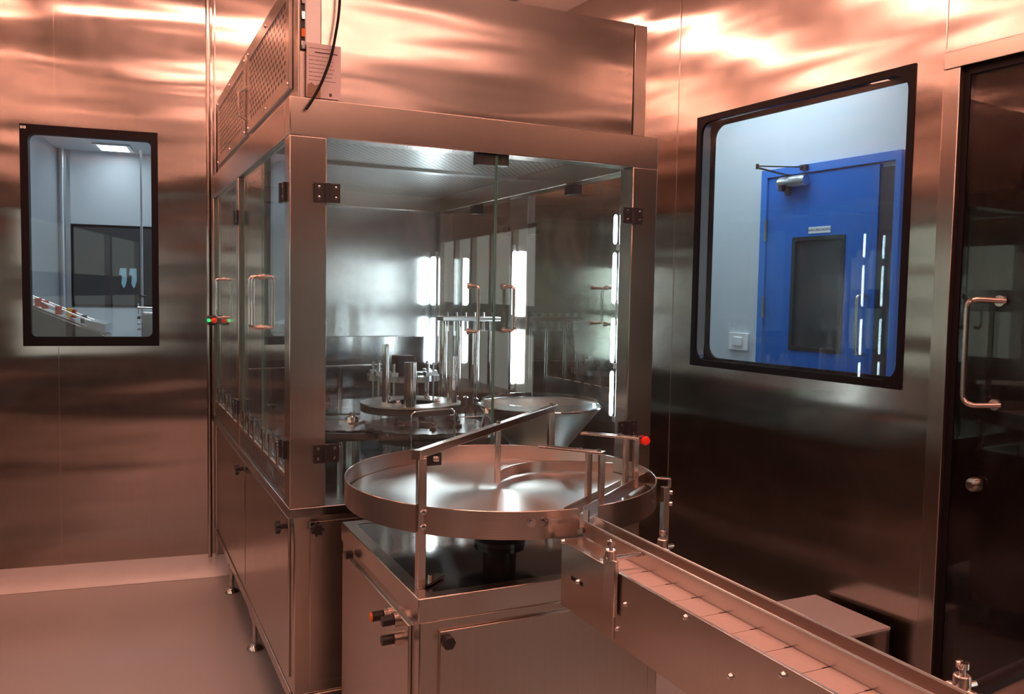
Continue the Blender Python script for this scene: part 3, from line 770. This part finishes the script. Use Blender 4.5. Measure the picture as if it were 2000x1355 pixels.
obj('hub_cap', B().lathe([(1e-6, 0.9985), (0.03, 0.9985), (0.03, 1.012), (1e-6, 1.014)], (1.095, 3.03, 0), 24), 'polished_steel', s2)
for a in range(0, 360, 60):
    kb = B().lathe([(1e-6, 0.9985), (0.013, 0.9985), (0.014, 1.006), (0.006, 1.010), (0.006, 1.020), (1e-6, 1.021)], (1.095+0.125*math.cos(R(a+20)), 3.03+0.125*math.sin(R(a+20)), 0), 14)
    obj('clamp_nut', kb, 'dark_plastic', s2)
rd = obj('raised_disc', B().disc((1.120, 3.300, 0), 0.205, 1.046, 1.052, 72, r0=0.098), 'turned_steel', mc)
obj('disc_edge', B().disc((1.120, 3.300, 0), 0.2055, 1.018, 1.0455, 72, r0=0.1), 'delrin_and_hub_shade', rd)
obj('stand', B().disc((1.150, 3.42, 0), 0.028, LIP+0.0005, 1.0175, 24), 'polished_steel', rd)
for (x, y, z1_, r) in ((0.997, 3.252, 1.292, 0.014), (1.060, 3.135, 1.228, 0.0245), (1.262, 3.205, 1.242, 0.0205)):
    fluted(rd, x, y, 1.0525, z1_, r)
for a in (35, 130, 225, 318):
    x, y = 1.12+0.115*math.cos(R(a)), 3.30+0.115*math.sin(R(a))
    obj('clamp_nut', B().lathe([(1e-6, 0), (0.013, 0), (0.014, 0.006), (0.007, 0.010), (0.009, 0.018), (1e-6, 0.020)], (x, y, 1.0525), 14), 'polished_steel', rd)
# aluminium turret ring behind
tu = obj('turret_ring', star_wheel((1.205, 3.66), 0.165, 1.105, 1.130, 10, 'a', hole=0.105, pr=0.018), 'aluminium', mc)
for k in range(10):
    a = R(36*k+18); x, y = 1.205+0.135*math.cos(a), 3.66+0.135*math.sin(a)
    obj('gripper', B().box(x-0.016, x+0.016, y-0.016, y+0.016, 1.1305, 1.148).tube([(x, y, 1.148), (x, y, 1.185)], 0.0065, 10).tube([(x, y, 1.02), (x, y, 1.1045)], 0.005, 10), 'aluminium', tu)
obj('motor_block', B().box(1.16, 1.25, 3.62, 3.70, 1.115, 1.215), 'dark_plastic', tu, 0.006)
for k in range(4):
    a = R(90*k+40); x, y = 1.205+0.12*math.cos(a), 3.66+0.12*math.sin(a)
    obj('leg', B().tube([(x, y, LIP+0.0005), (x, y, 1.1045)], 0.011, 14), 'polished_steel', tu)
# added pillars and bridge in place of the columns' reflections in the side glass
gy = obj('reflection_bridge', B().box(1.37, 1.66, 3.60, 3.68, 1.372, 1.392), 'aluminium', mc, 0.003)
for (x, y, r) in ((1.385, 3.62, 0.016), (1.455, 3.62, 0.013), (1.55, 3.63, 0.016), (1.635, 3.64, 0.013)):
    obj('pillar', B().tube([(x, y, LIP+0.0005), (x, y, 1.3715)], r, 20), 'polished_steel', gy)
nb = B()
for k in range(6): nb.tube([(1.40+0.045*k, 3.62, 1.325), (1.40+0.045*k, 3.62, 1.371)], 0.007, 10); nb.tube([(1.40+0.045*k, 3.62, 1.3925), (1.40+0.045*k, 3.62, 1.412)], 0.005, 8)
obj('nozzle_row', nb, 'aluminium', gy)
# infeed scroll hardware on the right
hw = obj('guide_block', B().box(1.30, 1.62, 3.26, 3.34, LIP+0.0005, 0.985), 'deck_steel', mc, 0.004)
for k in range(7):
    x = 1.32+0.045*k
    obj('adjuster', B().tube([(x, 3.30, 0.9855), (x, 3.30, 1.06-0.008*k)], 0.006, 10).lathe([(1e-6, 0), (0.011, 0.002), (0.012, 0.010), (1e-6, 0.018)], (x, 3.30, 1.058-0.008*k), 12), 'polished_steel', hw)
# back rail
br = obj('back_rail', B().tube([(0.60, 4.30, 1.108), (1.30, 4.30, 1.118)], 0.006, 12), 'polished_steel', mc)
for x in (0.72, 1.075): obj('pillar', B().tube([(x, 4.30, LIP+0.0005), (x, 4.30, 1.106)], 0.013, 16).disc((x, 4.30, 0), 0.045, LIP+0.0005, 0.93, 24), 'polished_steel', br)
# round table plates lying on the deck and their stand rods
tp = obj('transfer_plate', B().disc((1.02, 3.95, 0), 0.33, 0.935, 0.947, 72), 'star_steel', mc)
obj('plate_edge', B().disc((1.02, 3.95, 0), 0.325, 0.905, 0.9345, 72), 'delrin_and_hub_shade', tp)
obj('spindle', B().tube([(1.02, 3.95, LIP+0.0005), (1.02, 3.95, 0.9045)], 0.05, 24), 'polished_steel', tp)
# curved dark guide rails around the stars
obj('guide_rail', B().strip(arc((0.88, 3.30), 0.235, -150, -62, 20), 0.955, 0.972, 0.016), 'delrin_and_hub_shade', mc)
obj('guide_rail', B().strip(arc((1.095, 3.03), 0.262, -120, 10, 30), 0.952, 0.975, 0.022), 'delrin_and_hub_shade', mc)
obj('guide_rail', B().strip(arc((1.02, 3.95), 0.345, -160, -95, 20), 0.950, 0.968, 0.014), 'delrin_and_hub_shade', mc)
obj('guide_rail', B().strip(arc((1.02, 3.95), 0.20, 100, 230, 20), 0.952, 0.975, 0.018), 'delrin_and_hub_shade', mc)
for (x, y, z) in ((0.70, 3.05, 0.965), (0.735, 2.93, 0.955), (0.86, 2.80, 0.95), (0.70, 3.72, 0.948), (0.63, 3.30, 0.95), (0.95, 2.72, 0.95), (1.28, 2.84, 0.95), (1.36, 3.02, 0.95)):
    obj('support_rod', B().tube([(x, y, LIP+0.0005), (x, y, z)], 0.011, 14).tube([(x, y, z), (x, y, z+0.012)], 0.006, 10), 'polished_steel', mc)
obj('wire_guard', B().tube(bend([(0.925, 2.72, LIP+0.0005), (0.925, 2.72, 1.094), (1.082, 2.72, 1.100), (1.084, 2.72, LIP+0.0005)], 0.02), 0.003, 10), 'polished_steel', mc)
obj('outlet_track', B().strip(arc((1.17, 2.72), 0.10, 95, 200, 16), 0.93, 0.965, 0.02), 'delrin_and_hub_shade', mc)
# vertical tube lamps
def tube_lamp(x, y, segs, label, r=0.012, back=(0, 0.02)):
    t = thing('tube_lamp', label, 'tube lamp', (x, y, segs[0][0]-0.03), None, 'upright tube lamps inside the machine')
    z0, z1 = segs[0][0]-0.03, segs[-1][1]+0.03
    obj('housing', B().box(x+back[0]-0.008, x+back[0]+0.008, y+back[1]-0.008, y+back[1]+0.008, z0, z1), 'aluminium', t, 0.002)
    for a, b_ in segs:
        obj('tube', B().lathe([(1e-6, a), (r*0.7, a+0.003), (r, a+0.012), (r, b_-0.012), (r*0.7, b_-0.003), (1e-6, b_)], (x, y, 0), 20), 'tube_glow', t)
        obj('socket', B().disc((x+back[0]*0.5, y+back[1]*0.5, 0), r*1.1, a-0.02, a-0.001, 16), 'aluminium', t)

# ------------------------------------------------------------------ bowl feeder in the machine
bf = thing('bowl_feeder', 'wide conical steel feeder bowl behind the right front glass door', 'bowl', (1.475, 2.835, LIP))
bc = (1.475, 2.835, 0)
obj('bowl', B().lathe([(0.112, 0.93), (0.226, 1.072), (0.232, 1.078), (0.234, 1.084), (0.228, 1.084), (0.222, 1.078), (0.108, 0.938), (1e-6, 0.945)], bc, 72), 'bowl_steel', bf)
for r, z in ((0.125, 0.957), (0.150, 0.989), (0.178, 1.024)):
    obj('spiral_track', B().lathe([(r-0.022, z+0.002), (r-0.003, z+0.002), (r-0.003, z-0.001), (r-0.022, z-0.001), (r-0.022, z+0.002)], bc, 56), 'polished_steel', bf)
obj('drive_base', B().lathe([(1e-6, LIP+0.0005), (0.15, LIP+0.0005), (0.15, 0.890), (0.11, 0.892), (0.11, 0.9295), (1e-6, 0.9295)], bc, 48), 'aluminium', bf)
obj('rim_ring', B().tube([(bc[0]+0.2335*math.cos(R(5*k)), bc[1]+0.2335*math.sin(R(5*k)), 1.083) for k in range(72)], 0.004, 10, closed=True), 'polished_steel', bf)
obj('cover', B().lathe([(0.2245, 1.0845), (0.222, 1.104), (0.217, 1.104), (0.2195, 1.0845), (0.2245, 1.0845)], bc, 64), 'window_glass', bf)
obj('chute', B().bar((1.24, 2.80, 1.075), (1.30, 2.98, 0.985), 0.012, 0.02), 'aluminium', bf)

tube_lamp(1.698, 2.685, ((1.05, 1.22), (1.25, 1.417), (1.47, 1.66), (1.69, 1.80)), 'upright white tube lamp beside the right front post of the machine', 0.007, (0.016, -0.022))
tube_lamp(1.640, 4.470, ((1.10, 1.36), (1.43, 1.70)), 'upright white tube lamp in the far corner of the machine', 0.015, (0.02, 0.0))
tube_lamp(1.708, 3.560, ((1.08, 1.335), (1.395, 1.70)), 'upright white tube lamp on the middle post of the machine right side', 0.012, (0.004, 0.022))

# ------------------------------------------------------------------ fan housing on top
fh = thing('fan_housing', 'tall steel fan housing with perforated side grilles on top of the machine', 'machine housing', (1.1, 3.5, HT))
hx0, hx1, hy0, hy1, hz = 0.51, 1.722, 2.555, 4.57, 2.45
obj('shell', B().box(hx0+0.004, 0.5765, hy0+0.03, hy0+0.034, HT+0.0005, hz-0.004).box(0.5765, 1.674, hy0, hy0+0.02, HT+0.0005, hz).box(hx0, hx1, hy1-0.02, hy1, HT+0.0005, hz)
    .box(hx0, hx0+0.02, 2.615, hy1-0.0205, HT+0.0005, hz).box(hx1-0.02, hx1, hy0+0.0205, hy1-0.0205, HT+0.0005, hz).box(hx0+0.0205, hx1-0.0205, hy0+0.04, hy1-0.0205, hz-0.02, hz-0.001), 'housing_steel', fh, 0.002)
obj('corner_strip', B().box(1.676, hx1+0.003, hy0-0.004, hy0+0.018, HT+0.0005, hz-0.003), 'machine_steel', fh, 0.001)
obj('corner_profile', B().box(hx0, hx0+0.004, hy0, 2.6145, HT+0.0005, hz).box(hx0+0.0045, hx0+0.025, hy0, hy0+0.003, HT+0.0005, hz), 'machine_steel', fh, 0.0005)
for (a, b_) in ((2.63, 3.47), (3.53, 4.46)):
    gp = obj('grille_frame', B().ring([(hx0-0.012, a, HT+0.045), (hx0-0.012, b_, HT+0.045), (hx0-0.012, b_, hz-0.03), (hx0-0.012, a, hz-0.03)],
                                      [(hx0-0.012, a+0.05, HT+0.085), (hx0-0.012, b_-0.05, HT+0.085), (hx0-0.012, b_-0.05, hz-0.075), (hx0-0.012, a+0.05, hz-0.075)], (0.011, 0, 0)), 'machine_steel', fh, 0.001)
    obj('grille', B().box(hx0-0.009, hx0-0.003, a+0.0505, b_-0.0505, HT+0.0855, hz-0.0755), 'grille_steel', gp)
    sb = B()
    for y in (a+0.02, (a+b_)/2, b_-0.02):
        for z in (HT+0.06, hz-0.05): sb.lathe([(1e-6, -0.0045), (0.006, -0.003), (0.007, 0)], (hx0-0.012, y, z), 12, 'x')
    obj('screw', sb, 'polished_steel', gp)
obj('bracket', B().tube(bend([(hx0-0.002, 3.50, 2.29), (hx0-0.04, 3.50, 2.27), (hx0-0.04, 3.50, 2.18), (hx0-0.002, 3.50, 2.16)], 0.012), 0.006, 10), 'tube_steel', fh)
obj('terminal_strip', B().box(hx0+0.006, hx0+0.022, hy0-0.004, hy0-0.0005, 2.20, 2.44), 'dark_plastic', fh, 0.001)
for z, mt in ((2.395, 'green_plastic'), (2.345, 'polished_steel'), (2.30, 'polished_steel'), (2.25, 'orange_plastic'), (2.215, 'polished_steel')):
    obj('terminal', B().box(hx0+0.008, hx0+0.020, hy0-0.012, hy0-0.0045, z-0.012, z+0.012), mt, fh, 0.002)
obj('cable_duct', B().box(0.5285, 0.574, hy0-0.014, hy0+0.0285, 2.215, hz+0.12), 'white_plastic', fh, 0.003)
nt_ = obj('notice_paper', B().box(0.531, 0.6325, hy0-0.0175, hy0-0.0155, 2.066, 2.222), 'paper', None)
tag(nt_, 'pale printed notice sheet, torn low on the left, on the fan housing corner', 'paper notice')
obj('torn_backing', B().prism([(0.532, hy0-0.0182, 2.067), (0.572, hy0-0.0182, 2.067), (0.573, hy0-0.0182, 2.092), (0.566, hy0-0.0182, 2.106), (0.556, hy0-0.0182, 2.100), (0.546, hy0-0.0182, 2.108), (0.534, hy0-0.0182, 2.102)], (0, 0.0006, 0)), 'brown_paper', nt_)
ln = B()
for k in range(9):
    z = 2.208-0.0115*k; x1_ = 0.60+0.02*random.random()
    if k == 1: ln.box(0.555, 0.622, hy0-0.0181, hy0-0.0176, z-0.0016, z+0.0016)
    else:
        x = 0.538
        while x < x1_:
            w_ = 0.004+0.008*random.random(); ln.box(x, x+w_, hy0-0.0181, hy0-0.0176, z-0.0006, z+0.0006); x += w_+0.0016
ln.box(0.598, 0.606, hy0-0.0181, hy0-0.0176, 2.073, 2.082)
obj('printed_lines', ln, 'ink', nt_)
cb = obj('black_cable', B().tube(bend([(0.628, hy0-0.030, 2.62), (0.625, hy0-0.030, 2.32), (0.600, hy0-0.035, 2.18), (0.560, hy0-0.045, 2.08), (0.523, hy0-0.055, 2.022)], 0.05, 6), 0.0042, 12), 'black_rubber')
tag(cb, 'loose black cable hanging down in front of the notice sheet', 'cable')

# ------------------------------------------------------------------ infeed turntable
tt = thing('infeed_turntable', 'round steel turntable with raised rim on its own steel cabinet', 'turntable', (0.93, 2.05, 0))
tx0, tx1, ty0, ty1, tz = 0.606, 1.250, 1.720, 2.400, 0.83
obj('cabinet', B().box(tx0+0.004, tx1-0.004, ty0+0.004, ty1-0.004, 0.12, 0.775), 'machine_steel', tt, 0.003)
obj('top_tray', B().ring([(tx0, ty0, 0.776), (tx1, ty0, 0.776), (tx1, ty1, 0.776), (tx0, ty1, 0.776)], [(tx0+0.035, ty0+0.035, 0.776), (tx1-0.035, ty0+0.035, 0.776), (tx1-0.035, ty1-0.035, 0.776), (tx0+0.035, ty1-0.035, 0.776)], (0, 0, 0.054)), 'level_steel', tt, 0.002)
obj('tray_plate', B().box(tx0+0.0355, tx1-0.0355, ty0+0.0355, ty1-0.0355, 0.776, 0.828), 'tray_steel', tt)
dr = obj('door', B().box(0.655, 1.212, ty0-0.006, ty0+0.0035, 0.16, 0.752), 'machine_steel', tt, 0.0015)
kn = B().prism([(0.672+0.016*math.cos(2*math.pi*k/6), ty0-0.022, 0.728+0.016*math.sin(2*math.pi*k/6)) for k in range(6)], (0, 0.016, 0))
obj('knob', kn, 'dark_plastic', dr, 0.002)
dr2 = obj('side_panel', B().box(tx0-0.004, tx0+0.0035, ty0+0.055, ty1-0.03, 0.16, 0.752), 'machine_steel', tt, 0.0015)
obj('knob', B().tube([(tx0-0.024, 2.26, 0.775), (tx0-0.004, 2.26, 0.775)], 0.012, 14), 'dark_plastic', dr2, 0.001)
for (y, z, fr_, mt) in ((1.925, 0.725, 'stop', 'orange_plastic'), (1.845, 0.742, 'sel', None), (1.845, 0.697, 'sel', None)):
    b = B().tube([(tx0-0.018, y, z), (tx0-0.004, y, z)], 0.0165, 20)
    pb = obj('bezel', b, 'tube_steel', tt)
    obj('push_button' if mt else 'selector', B().tube([(tx0-0.045, y, z), (tx0-0.0185, y, z)], 0.012, 18), 'dark_plastic', pb, 0.001)
    if mt: obj('button_cap', B().tube([(tx0-0.050, y, z), (tx0-0.0455, y, z)], 0.0105, 18), 'orange_plastic', pb)
for (x, y) in ((0.66, 1.77), (1.20, 1.77), (0.66, 2.34), (1.20, 2.34)):
    obj('foot', B().lathe([(1e-6, 0), (0.032, 0), (0.034, 0.008), (0.013, 0.022), (0.012, 0.1195), (1e-6, 0.1195)], (x, y, 0), 24), 'polished_steel', tt)
TC = (0.953, 2.05)
obj('hub', B().lathe([(1e-6, 0.8285), (0.07, 0.8285), (0.07, 0.84), (0.045, 0.845), (0.045, 0.935), (0.11, 0.940), (0.11, 0.957), (1e-6, 0.957)], (*TC, 0), 48), 'delrin_and_hub_shade', tt)  # steel hub; the shade under the disc is put into its dark colour
obj('disc', B().disc((*TC, 0), 0.409, 0.9575, 0.975, 128, bev=0.002), 'turned_steel', tt)
# rim, with the outlet gap at the front
ro, ri = 0.4155, 0.4125
prof = [(ri, 0.956), (ro, 0.956), (ro, 1.0192), (ro-0.0008, 1.020), (ri+0.0008, 1.020), (ri, 1.0192), (ri, 0.956)]
obj('rim', B().lathe(prof, (*TC, 0), 160, 'z', 278, 630), 'level_steel', tt)
rp = obj('gate_plate', B().lathe([(ro+0.0005, 0.972), (ro+0.003, 0.972), (ro+0.003, 1.018), (ro+0.0005, 1.018), (ro+0.0005, 0.972)], (*TC, 0), 20, 'z', 249, 270.5), 'level_steel', tt)
obj('slot', B().lathe([(ro+0.0032, 0.990), (ro+0.0040, 0.990), (ro+0.0040, 1.002), (ro+0.0032, 1.002), (ro+0.0032, 0.990)], (*TC, 0), 10, 'z', 260.5, 268), 'polished_steel', rp)
for a in (254.5, 258.5):
    x, y = TC[0]+(ro+0.003)*math.cos(R(a)), TC[1]+(ro+0.003)*math.sin(R(a))
    dx, dy = math.cos(R(a)), math.sin(R(a))
    obj('bolt', B().tube([(x, y, 0.996), (x+dx*0.004, y+dy*0.004, 0.996)], 0.010, 16).tube([(x+dx*0.004, y+dy*0.004, 0.996), (x+dx*0.012, y+dy*0.012, 0.996)], 0.007, 6), 'polished_steel', rp)
# bridge across the disc
P1, P2 = (0.634, 1.790), (1.2855, 2.377)
bg = obj('bridge_bar', B().bar((P1[0]-0.012, P1[1]-0.010, 1.139), (P2[0]+0.012, P2[1]+0.010, 1.139), 0.019, 0.019), 'tube_steel', tt, 0.0015)
obj('bar_bolt', B().disc((0.956, 2.080, 0), 0.006, 1.1490, 1.154, 12).disc((1.272, 2.364, 0), 0.006, 1.149, 1.154, 12).tube([(0.668, 1.800, 1.122), (0.676, 1.793, 1.122)], 0.006, 12), 'polished_steel', bg)
obj('end_cap', B().bar((P1[0]-0.013, P1[1]-0.0105, 1.139), (P1[0]-0.020, P1[1]-0.0175, 1.139), 0.021, 0.021), 'tube_steel', bg)
po = obj('post', B().bar((P1[0], P1[1], tz+0.0005), (P1[0], P1[1], 1.129), 0.020), 'tube_steel', tt, 0.0015)
for z in (0.972, 1.006): obj('bolt', B().lathe([(1e-6, -0.006), (0.005, -0.0055), (0.007, 0)], (P1[0], P1[1]-0.0105, z), 14, 'y'), 'polished_steel', po)
obj('foot_plate', B().bar((P1[0]+0.012, P1[1]+0.005, tz+0.004), (P1[0]+0.07, P1[1]+0.055, tz+0.004), 0.022, 0.006).disc((P1[0]+0.035, P1[1]+0.026, 0), 0.007, tz+0.0075, tz+0.018, 12), 'tube_steel', po)
obj('sensor_block', B().box(0.655, 0.700, 1.835, 1.870, 1.098, 1.128), 'dark_plastic', bg, 0.002)
obj('post', B().bar((1.272, 2.364, 0.80), (1.272, 2.364, 1.129), 0.019).box(1.2505, 1.282, 2.350, 2.378, 0.785, 0.805), 'tube_steel', tt, 0.0015)
hr = obj('hanging_rod', B().bar((0.956, 2.080, 1.129), (0.956, 2.080, 0.983), 0.014, 0.014), 'tube_steel', tt, 0.002)
gp_ = [(0.962, 2.090), (0.997, 2.133), (1.045, 2.170), (1.105, 2.190), (1.167, 2.190), (1.22, 2.171), (1.293, 2.130), (1.335, 2.092)]
obj('curved_guide', B().strip(gp_, 0.979, 1.010, 0.003), 'level_steel', tt)
# outlet channel
A0, A1 = Vector((0.946, 1.684)), Vector((1.228, 1.886))
B0_, B1_ = Vector((0.985, 1.668)), Vector((1.352, 1.945))
obj('channel_guide', B().strip([A0, A1], 0.980, 1.011, 0.0035), 'level_steel', tt)
obj('channel_guide', B().strip([B1_+Vector((-0.022, 0.012)), B1_, B0_+Vector((0.02, 0.0150)), B0_+Vector((0.004, 0.002)), (0.980, 1.655), (0.985, 1.640)], 0.980, 1.011, 0.0035), 'level_steel', tt)
for (c, pa, pb_) in (((1.028, 1.797), (1.022, 1.742), (1.060, 1.727)), ((1.232, 1.942), (1.206, 1.873), (1.243, 1.866))):
    dv = Vector((0.62, -0.78)).normalized(); c = Vector(c)
    a, b_ = c-dv*0.085, c+dv*0.082
    pn = Vector((0.78, 0.62)).normalized()*0.014
    def q(v, s): return (v.x+pn.x*s, v.y+pn.y*s, 1.118)
    m0, m1 = c-dv*0.07, c+dv*0.01
    sp = pn*0.35
    pl = B().prism([q(a, 1), q(b_, 1), q(b_, -1), q(a, -1)], (0, 0, 0.0052))
    br_ = obj('slotted_bracket', pl, 'level_steel', tt, 0.0008)
    obj('slot', B().prism([(m0.x+sp.x, m0.y+sp.y, 1.1232), (m1.x+sp.x, m1.y+sp.y, 1.1232), (m1.x-sp.x, m1.y-sp.y, 1.1232), (m0.x-sp.x, m0.y-sp.y, 1.1232)], (0, 0, 0.0004)), 'dark_gap', br_)
    for k, t_ in enumerate((0.022, 0.068)):
        p = c+dv*t_
        obj('bolt', B().disc((p.x, p.y, 0), 0.006, 1.1233, 1.128, 12), 'polished_steel', br_)
    # two uprights down to the fences
    for line0, line1, t_ in ((A0, A1, 0.010), (B0_, B1_, 0.050)):
        p = c+dv*t_
        d_ = (line1-line0).normalized(); s_ = (p-line0).dot(d_); foot = line0+d_*s_
        pth = [(foot.x, foot.y, 0.985), (foot.x, foot.y, 1.1175)]
        obj('upright', B().bar(pth[0], pth[1], 0.014, 0.012), 'tube_steel', br_, 0.001)
# right hand hook post
hk = obj('post', B().bar((1.322, 1.815, 0.80), (1.322, 1.815, 1.000), 0.018).bar((1.334, 1.808, 1.0215), (1.300, 1.830, 1.0225), 0.018, 0.004).bar((1.322, 1.8245, 0.80), (1.2505, 1.880, 0.80), 0.018)
    .bar((1.331, 1.8085, 0.998), (1.331, 1.8085, 1.0215), 0.010, 0.004), 'tube_steel', tt, 0.001)
for z in (0.985, 0.955): obj('bolt', B().tube([(1.3312, 1.811, z), (1.339, 1.806, z)], 0.006, 12), 'polished_steel', hk)

# ------------------------------------------------------------------ conveyor
cv = thing('belt_conveyor', 'slat belt conveyor running from the turntable towards the lower right corner', 'conveyor', (0.98, 0.6, 0))
CY0, CY1 = -0.35, 1.600
lp_ = obj('side_plate', B().box(0.897, 0.9045, CY0, 1.385, 0.815, 0.958), 'machine_steel', cv, 0.001)
ep = obj('end_plate', B().box(0.8935, 0.9043, 1.386, CY1, 0.820, 0.962), 'machine_steel', cv, 0.001)
obj('side_plate', B().box(1.0165, 1.024, CY0, CY1, 0.815, 0.958), 'machine_steel', cv, 0.001)
obj('cross_member', B().box(0.905, 1.016, CY1-0.03, CY1-0.002, 0.82, 0.93).box(0.905, 1.016, 0.1, 0.12, 0.82, 0.93), 'machine_steel', cv)
bt = B()
p_ = 0.078; y = CY0
while y < 1.46:
    bt.box(0.9055, 1.0155, y+0.0008, min(y+p_-0.0008, 1.47), 0.951, 0.957)
    y += p_
bt.box(0.9055, 1.0155, CY0, 1.47, 0.944, 0.950)
belt = obj('belt', bt, 'belt_plate', cv, 0.0006)
lk = B(); y = CY0+p_
while y < 1.44:
    lk.box(0.945, 0.960, y-0.0012, y+0.0012, 0.9572, 0.9577); y += p_
merge(belt, lk, 'dark_gap')
obj('transfer_plate', B().prism([(0.905, 1.472, 0.952), (1.0155, 1.472, 0.952), (1.0155, 1.628, 0.952), (0.905, 1.628, 0.952)], (0, 0, 0.004)), 'level_steel', cv)
obj('guide_rail', B().strip([(0.958, CY0), (0.961, 1.0), (0.964, 1.628)], 0.9585, 0.990, 0.0028), 'level_steel', cv)
obj('rail_lip', B().tube([(0.957, CY0, 0.9915), (0.960, 1.0, 0.9915), (0.963, 1.628, 0.9915)], 0.0024, 8), 'tube_steel', cv)
obj('guide_rail', B().strip([(0.990, CY0), (0.993, 1.0), (0.995, 1.60), (0.993, 1.628)], 0.9585, 0.996, 0.0028), 'level_steel', cv)
obj('rail_lip', B().tube([(0.990, CY0, 0.9975), (0.993, 1.0, 0.9975), (0.995, 1.60, 0.9975), (0.993, 1.628, 0.9975)], 0.0024, 8), 'tube_steel', cv)
def clamp(y, side):
    s = -1 if side == 'l' else 1
    x = 0.8885 if side == 'l' else 1.0285
    xr = 0.9585 if side == 'l' else 0.996
    c = obj('rail_clamp', B().box(x-0.0045, x+0.0045, y-0.022, y+0.022, 0.872, 0.985).tube([(x, y, 0.980), (x, y, 1.002)], 0.0115, 14), 'tube_steel', cv, 0.002)
    xe = x+s*0.026 if side == 'r' else x-0.012
    obj('rod', B().tube([(xr, y-0.0, 0.984), (xe, y, 0.984)], 0.0048, 12), 'polished_steel', c)
    obj('knob', B().lathe([(1e-6, 1.0021), (0.004, 1.0021), (0.004, 1.010), (0.0085, 1.011), (0.0085, 1.019), (1e-6, 1.020)], (x, y, 0), 16), 'polished_steel', c)
for y in (1.392, 0.60, 0.0): clamp(y, 'l')
for y in (1.415, 0.735, 0.0): clamp(y, 'r')
for (y, z) in ((1.161, 0.947), (1.041, 0.893), (0.926, 0.944), (1.376, 0.847), (1.35, 0.905)):
    obj('bolt', B().lathe([(1e-6, -0.006), (0.004, -0.0055), (0.006, 0)], (0.897, y, z), 12, 'x'), 'polished_steel', lp_)
for (y, z) in ((1.524, 0.894), (1.591, 0.962)):
    obj('bolt', B().lathe([(1e-6, -0.007), (0.0045, -0.0065), (0.0065, 0)], (0.8935, y, z), 12, 'x'), 'polished_steel', ep)
obj('slot', B().box(0.8929, 0.8935, 1.505, 1.555, 0.890, 0.898), 'dark_gap', ep)
for y in (-0.15, 0.55):
    obj('leg', B().box(0.96, 1.0, y-0.02, y+0.02, 0.02, 0.8195).disc((0.98, y, 0), 0.035, 0, 0.02, 20), 'tube_steel', cv, 0.002)

# ------------------------------------------------------------------ grey box at the right wall, side table at the camera
bx_ = thing('steel_box', 'low grey steel box standing on the floor against the right wall', 'box', (2.26, 2.135, 0))
obj('body', B().box(2.140, 2.376, 1.968, 2.304, 0.0, 0.388), 'door_steel', bx_, 0.003)
obj('lid', B().box(2.1395, 2.3765, 1.9675, 2.3045, 0.3885, 0.400), 'box_grey', bx_, 0.002)
st_ = thing('side_table', 'pink-lit steel table with black rubber edge at the lower right corner', 'table', (1.6, 0.4, 0))
obj('table_top', B().prism([(1.10, -0.1, 0.925), (2.1, -0.1, 0.925), (2.1, 0.908, 0.925), (1.10, 0.761, 0.925)], (0, 0, 0.020)), 'level_steel', st_, 0.002)
obj('rubber_edge', B().tube([(1.085, -0.1, 0.942), (1.085, 0.768, 0.942), (2.1, 0.918, 0.942)], 0.018, 14), 'black_rubber', st_)
for (x, y) in ((1.15, -0.05), (1.15, 0.70), (2.05, -0.05), (2.05, 0.70)):
    obj('leg', B().box(x-0.02, x+0.02, y-0.02, y+0.02, 0, 0.9245), 'tube_steel', st_, 0.002)

# tidy: the helper matrices are not needed in the saved scene
for o in SC.objects:
    if '_w' in o: del o['_w']
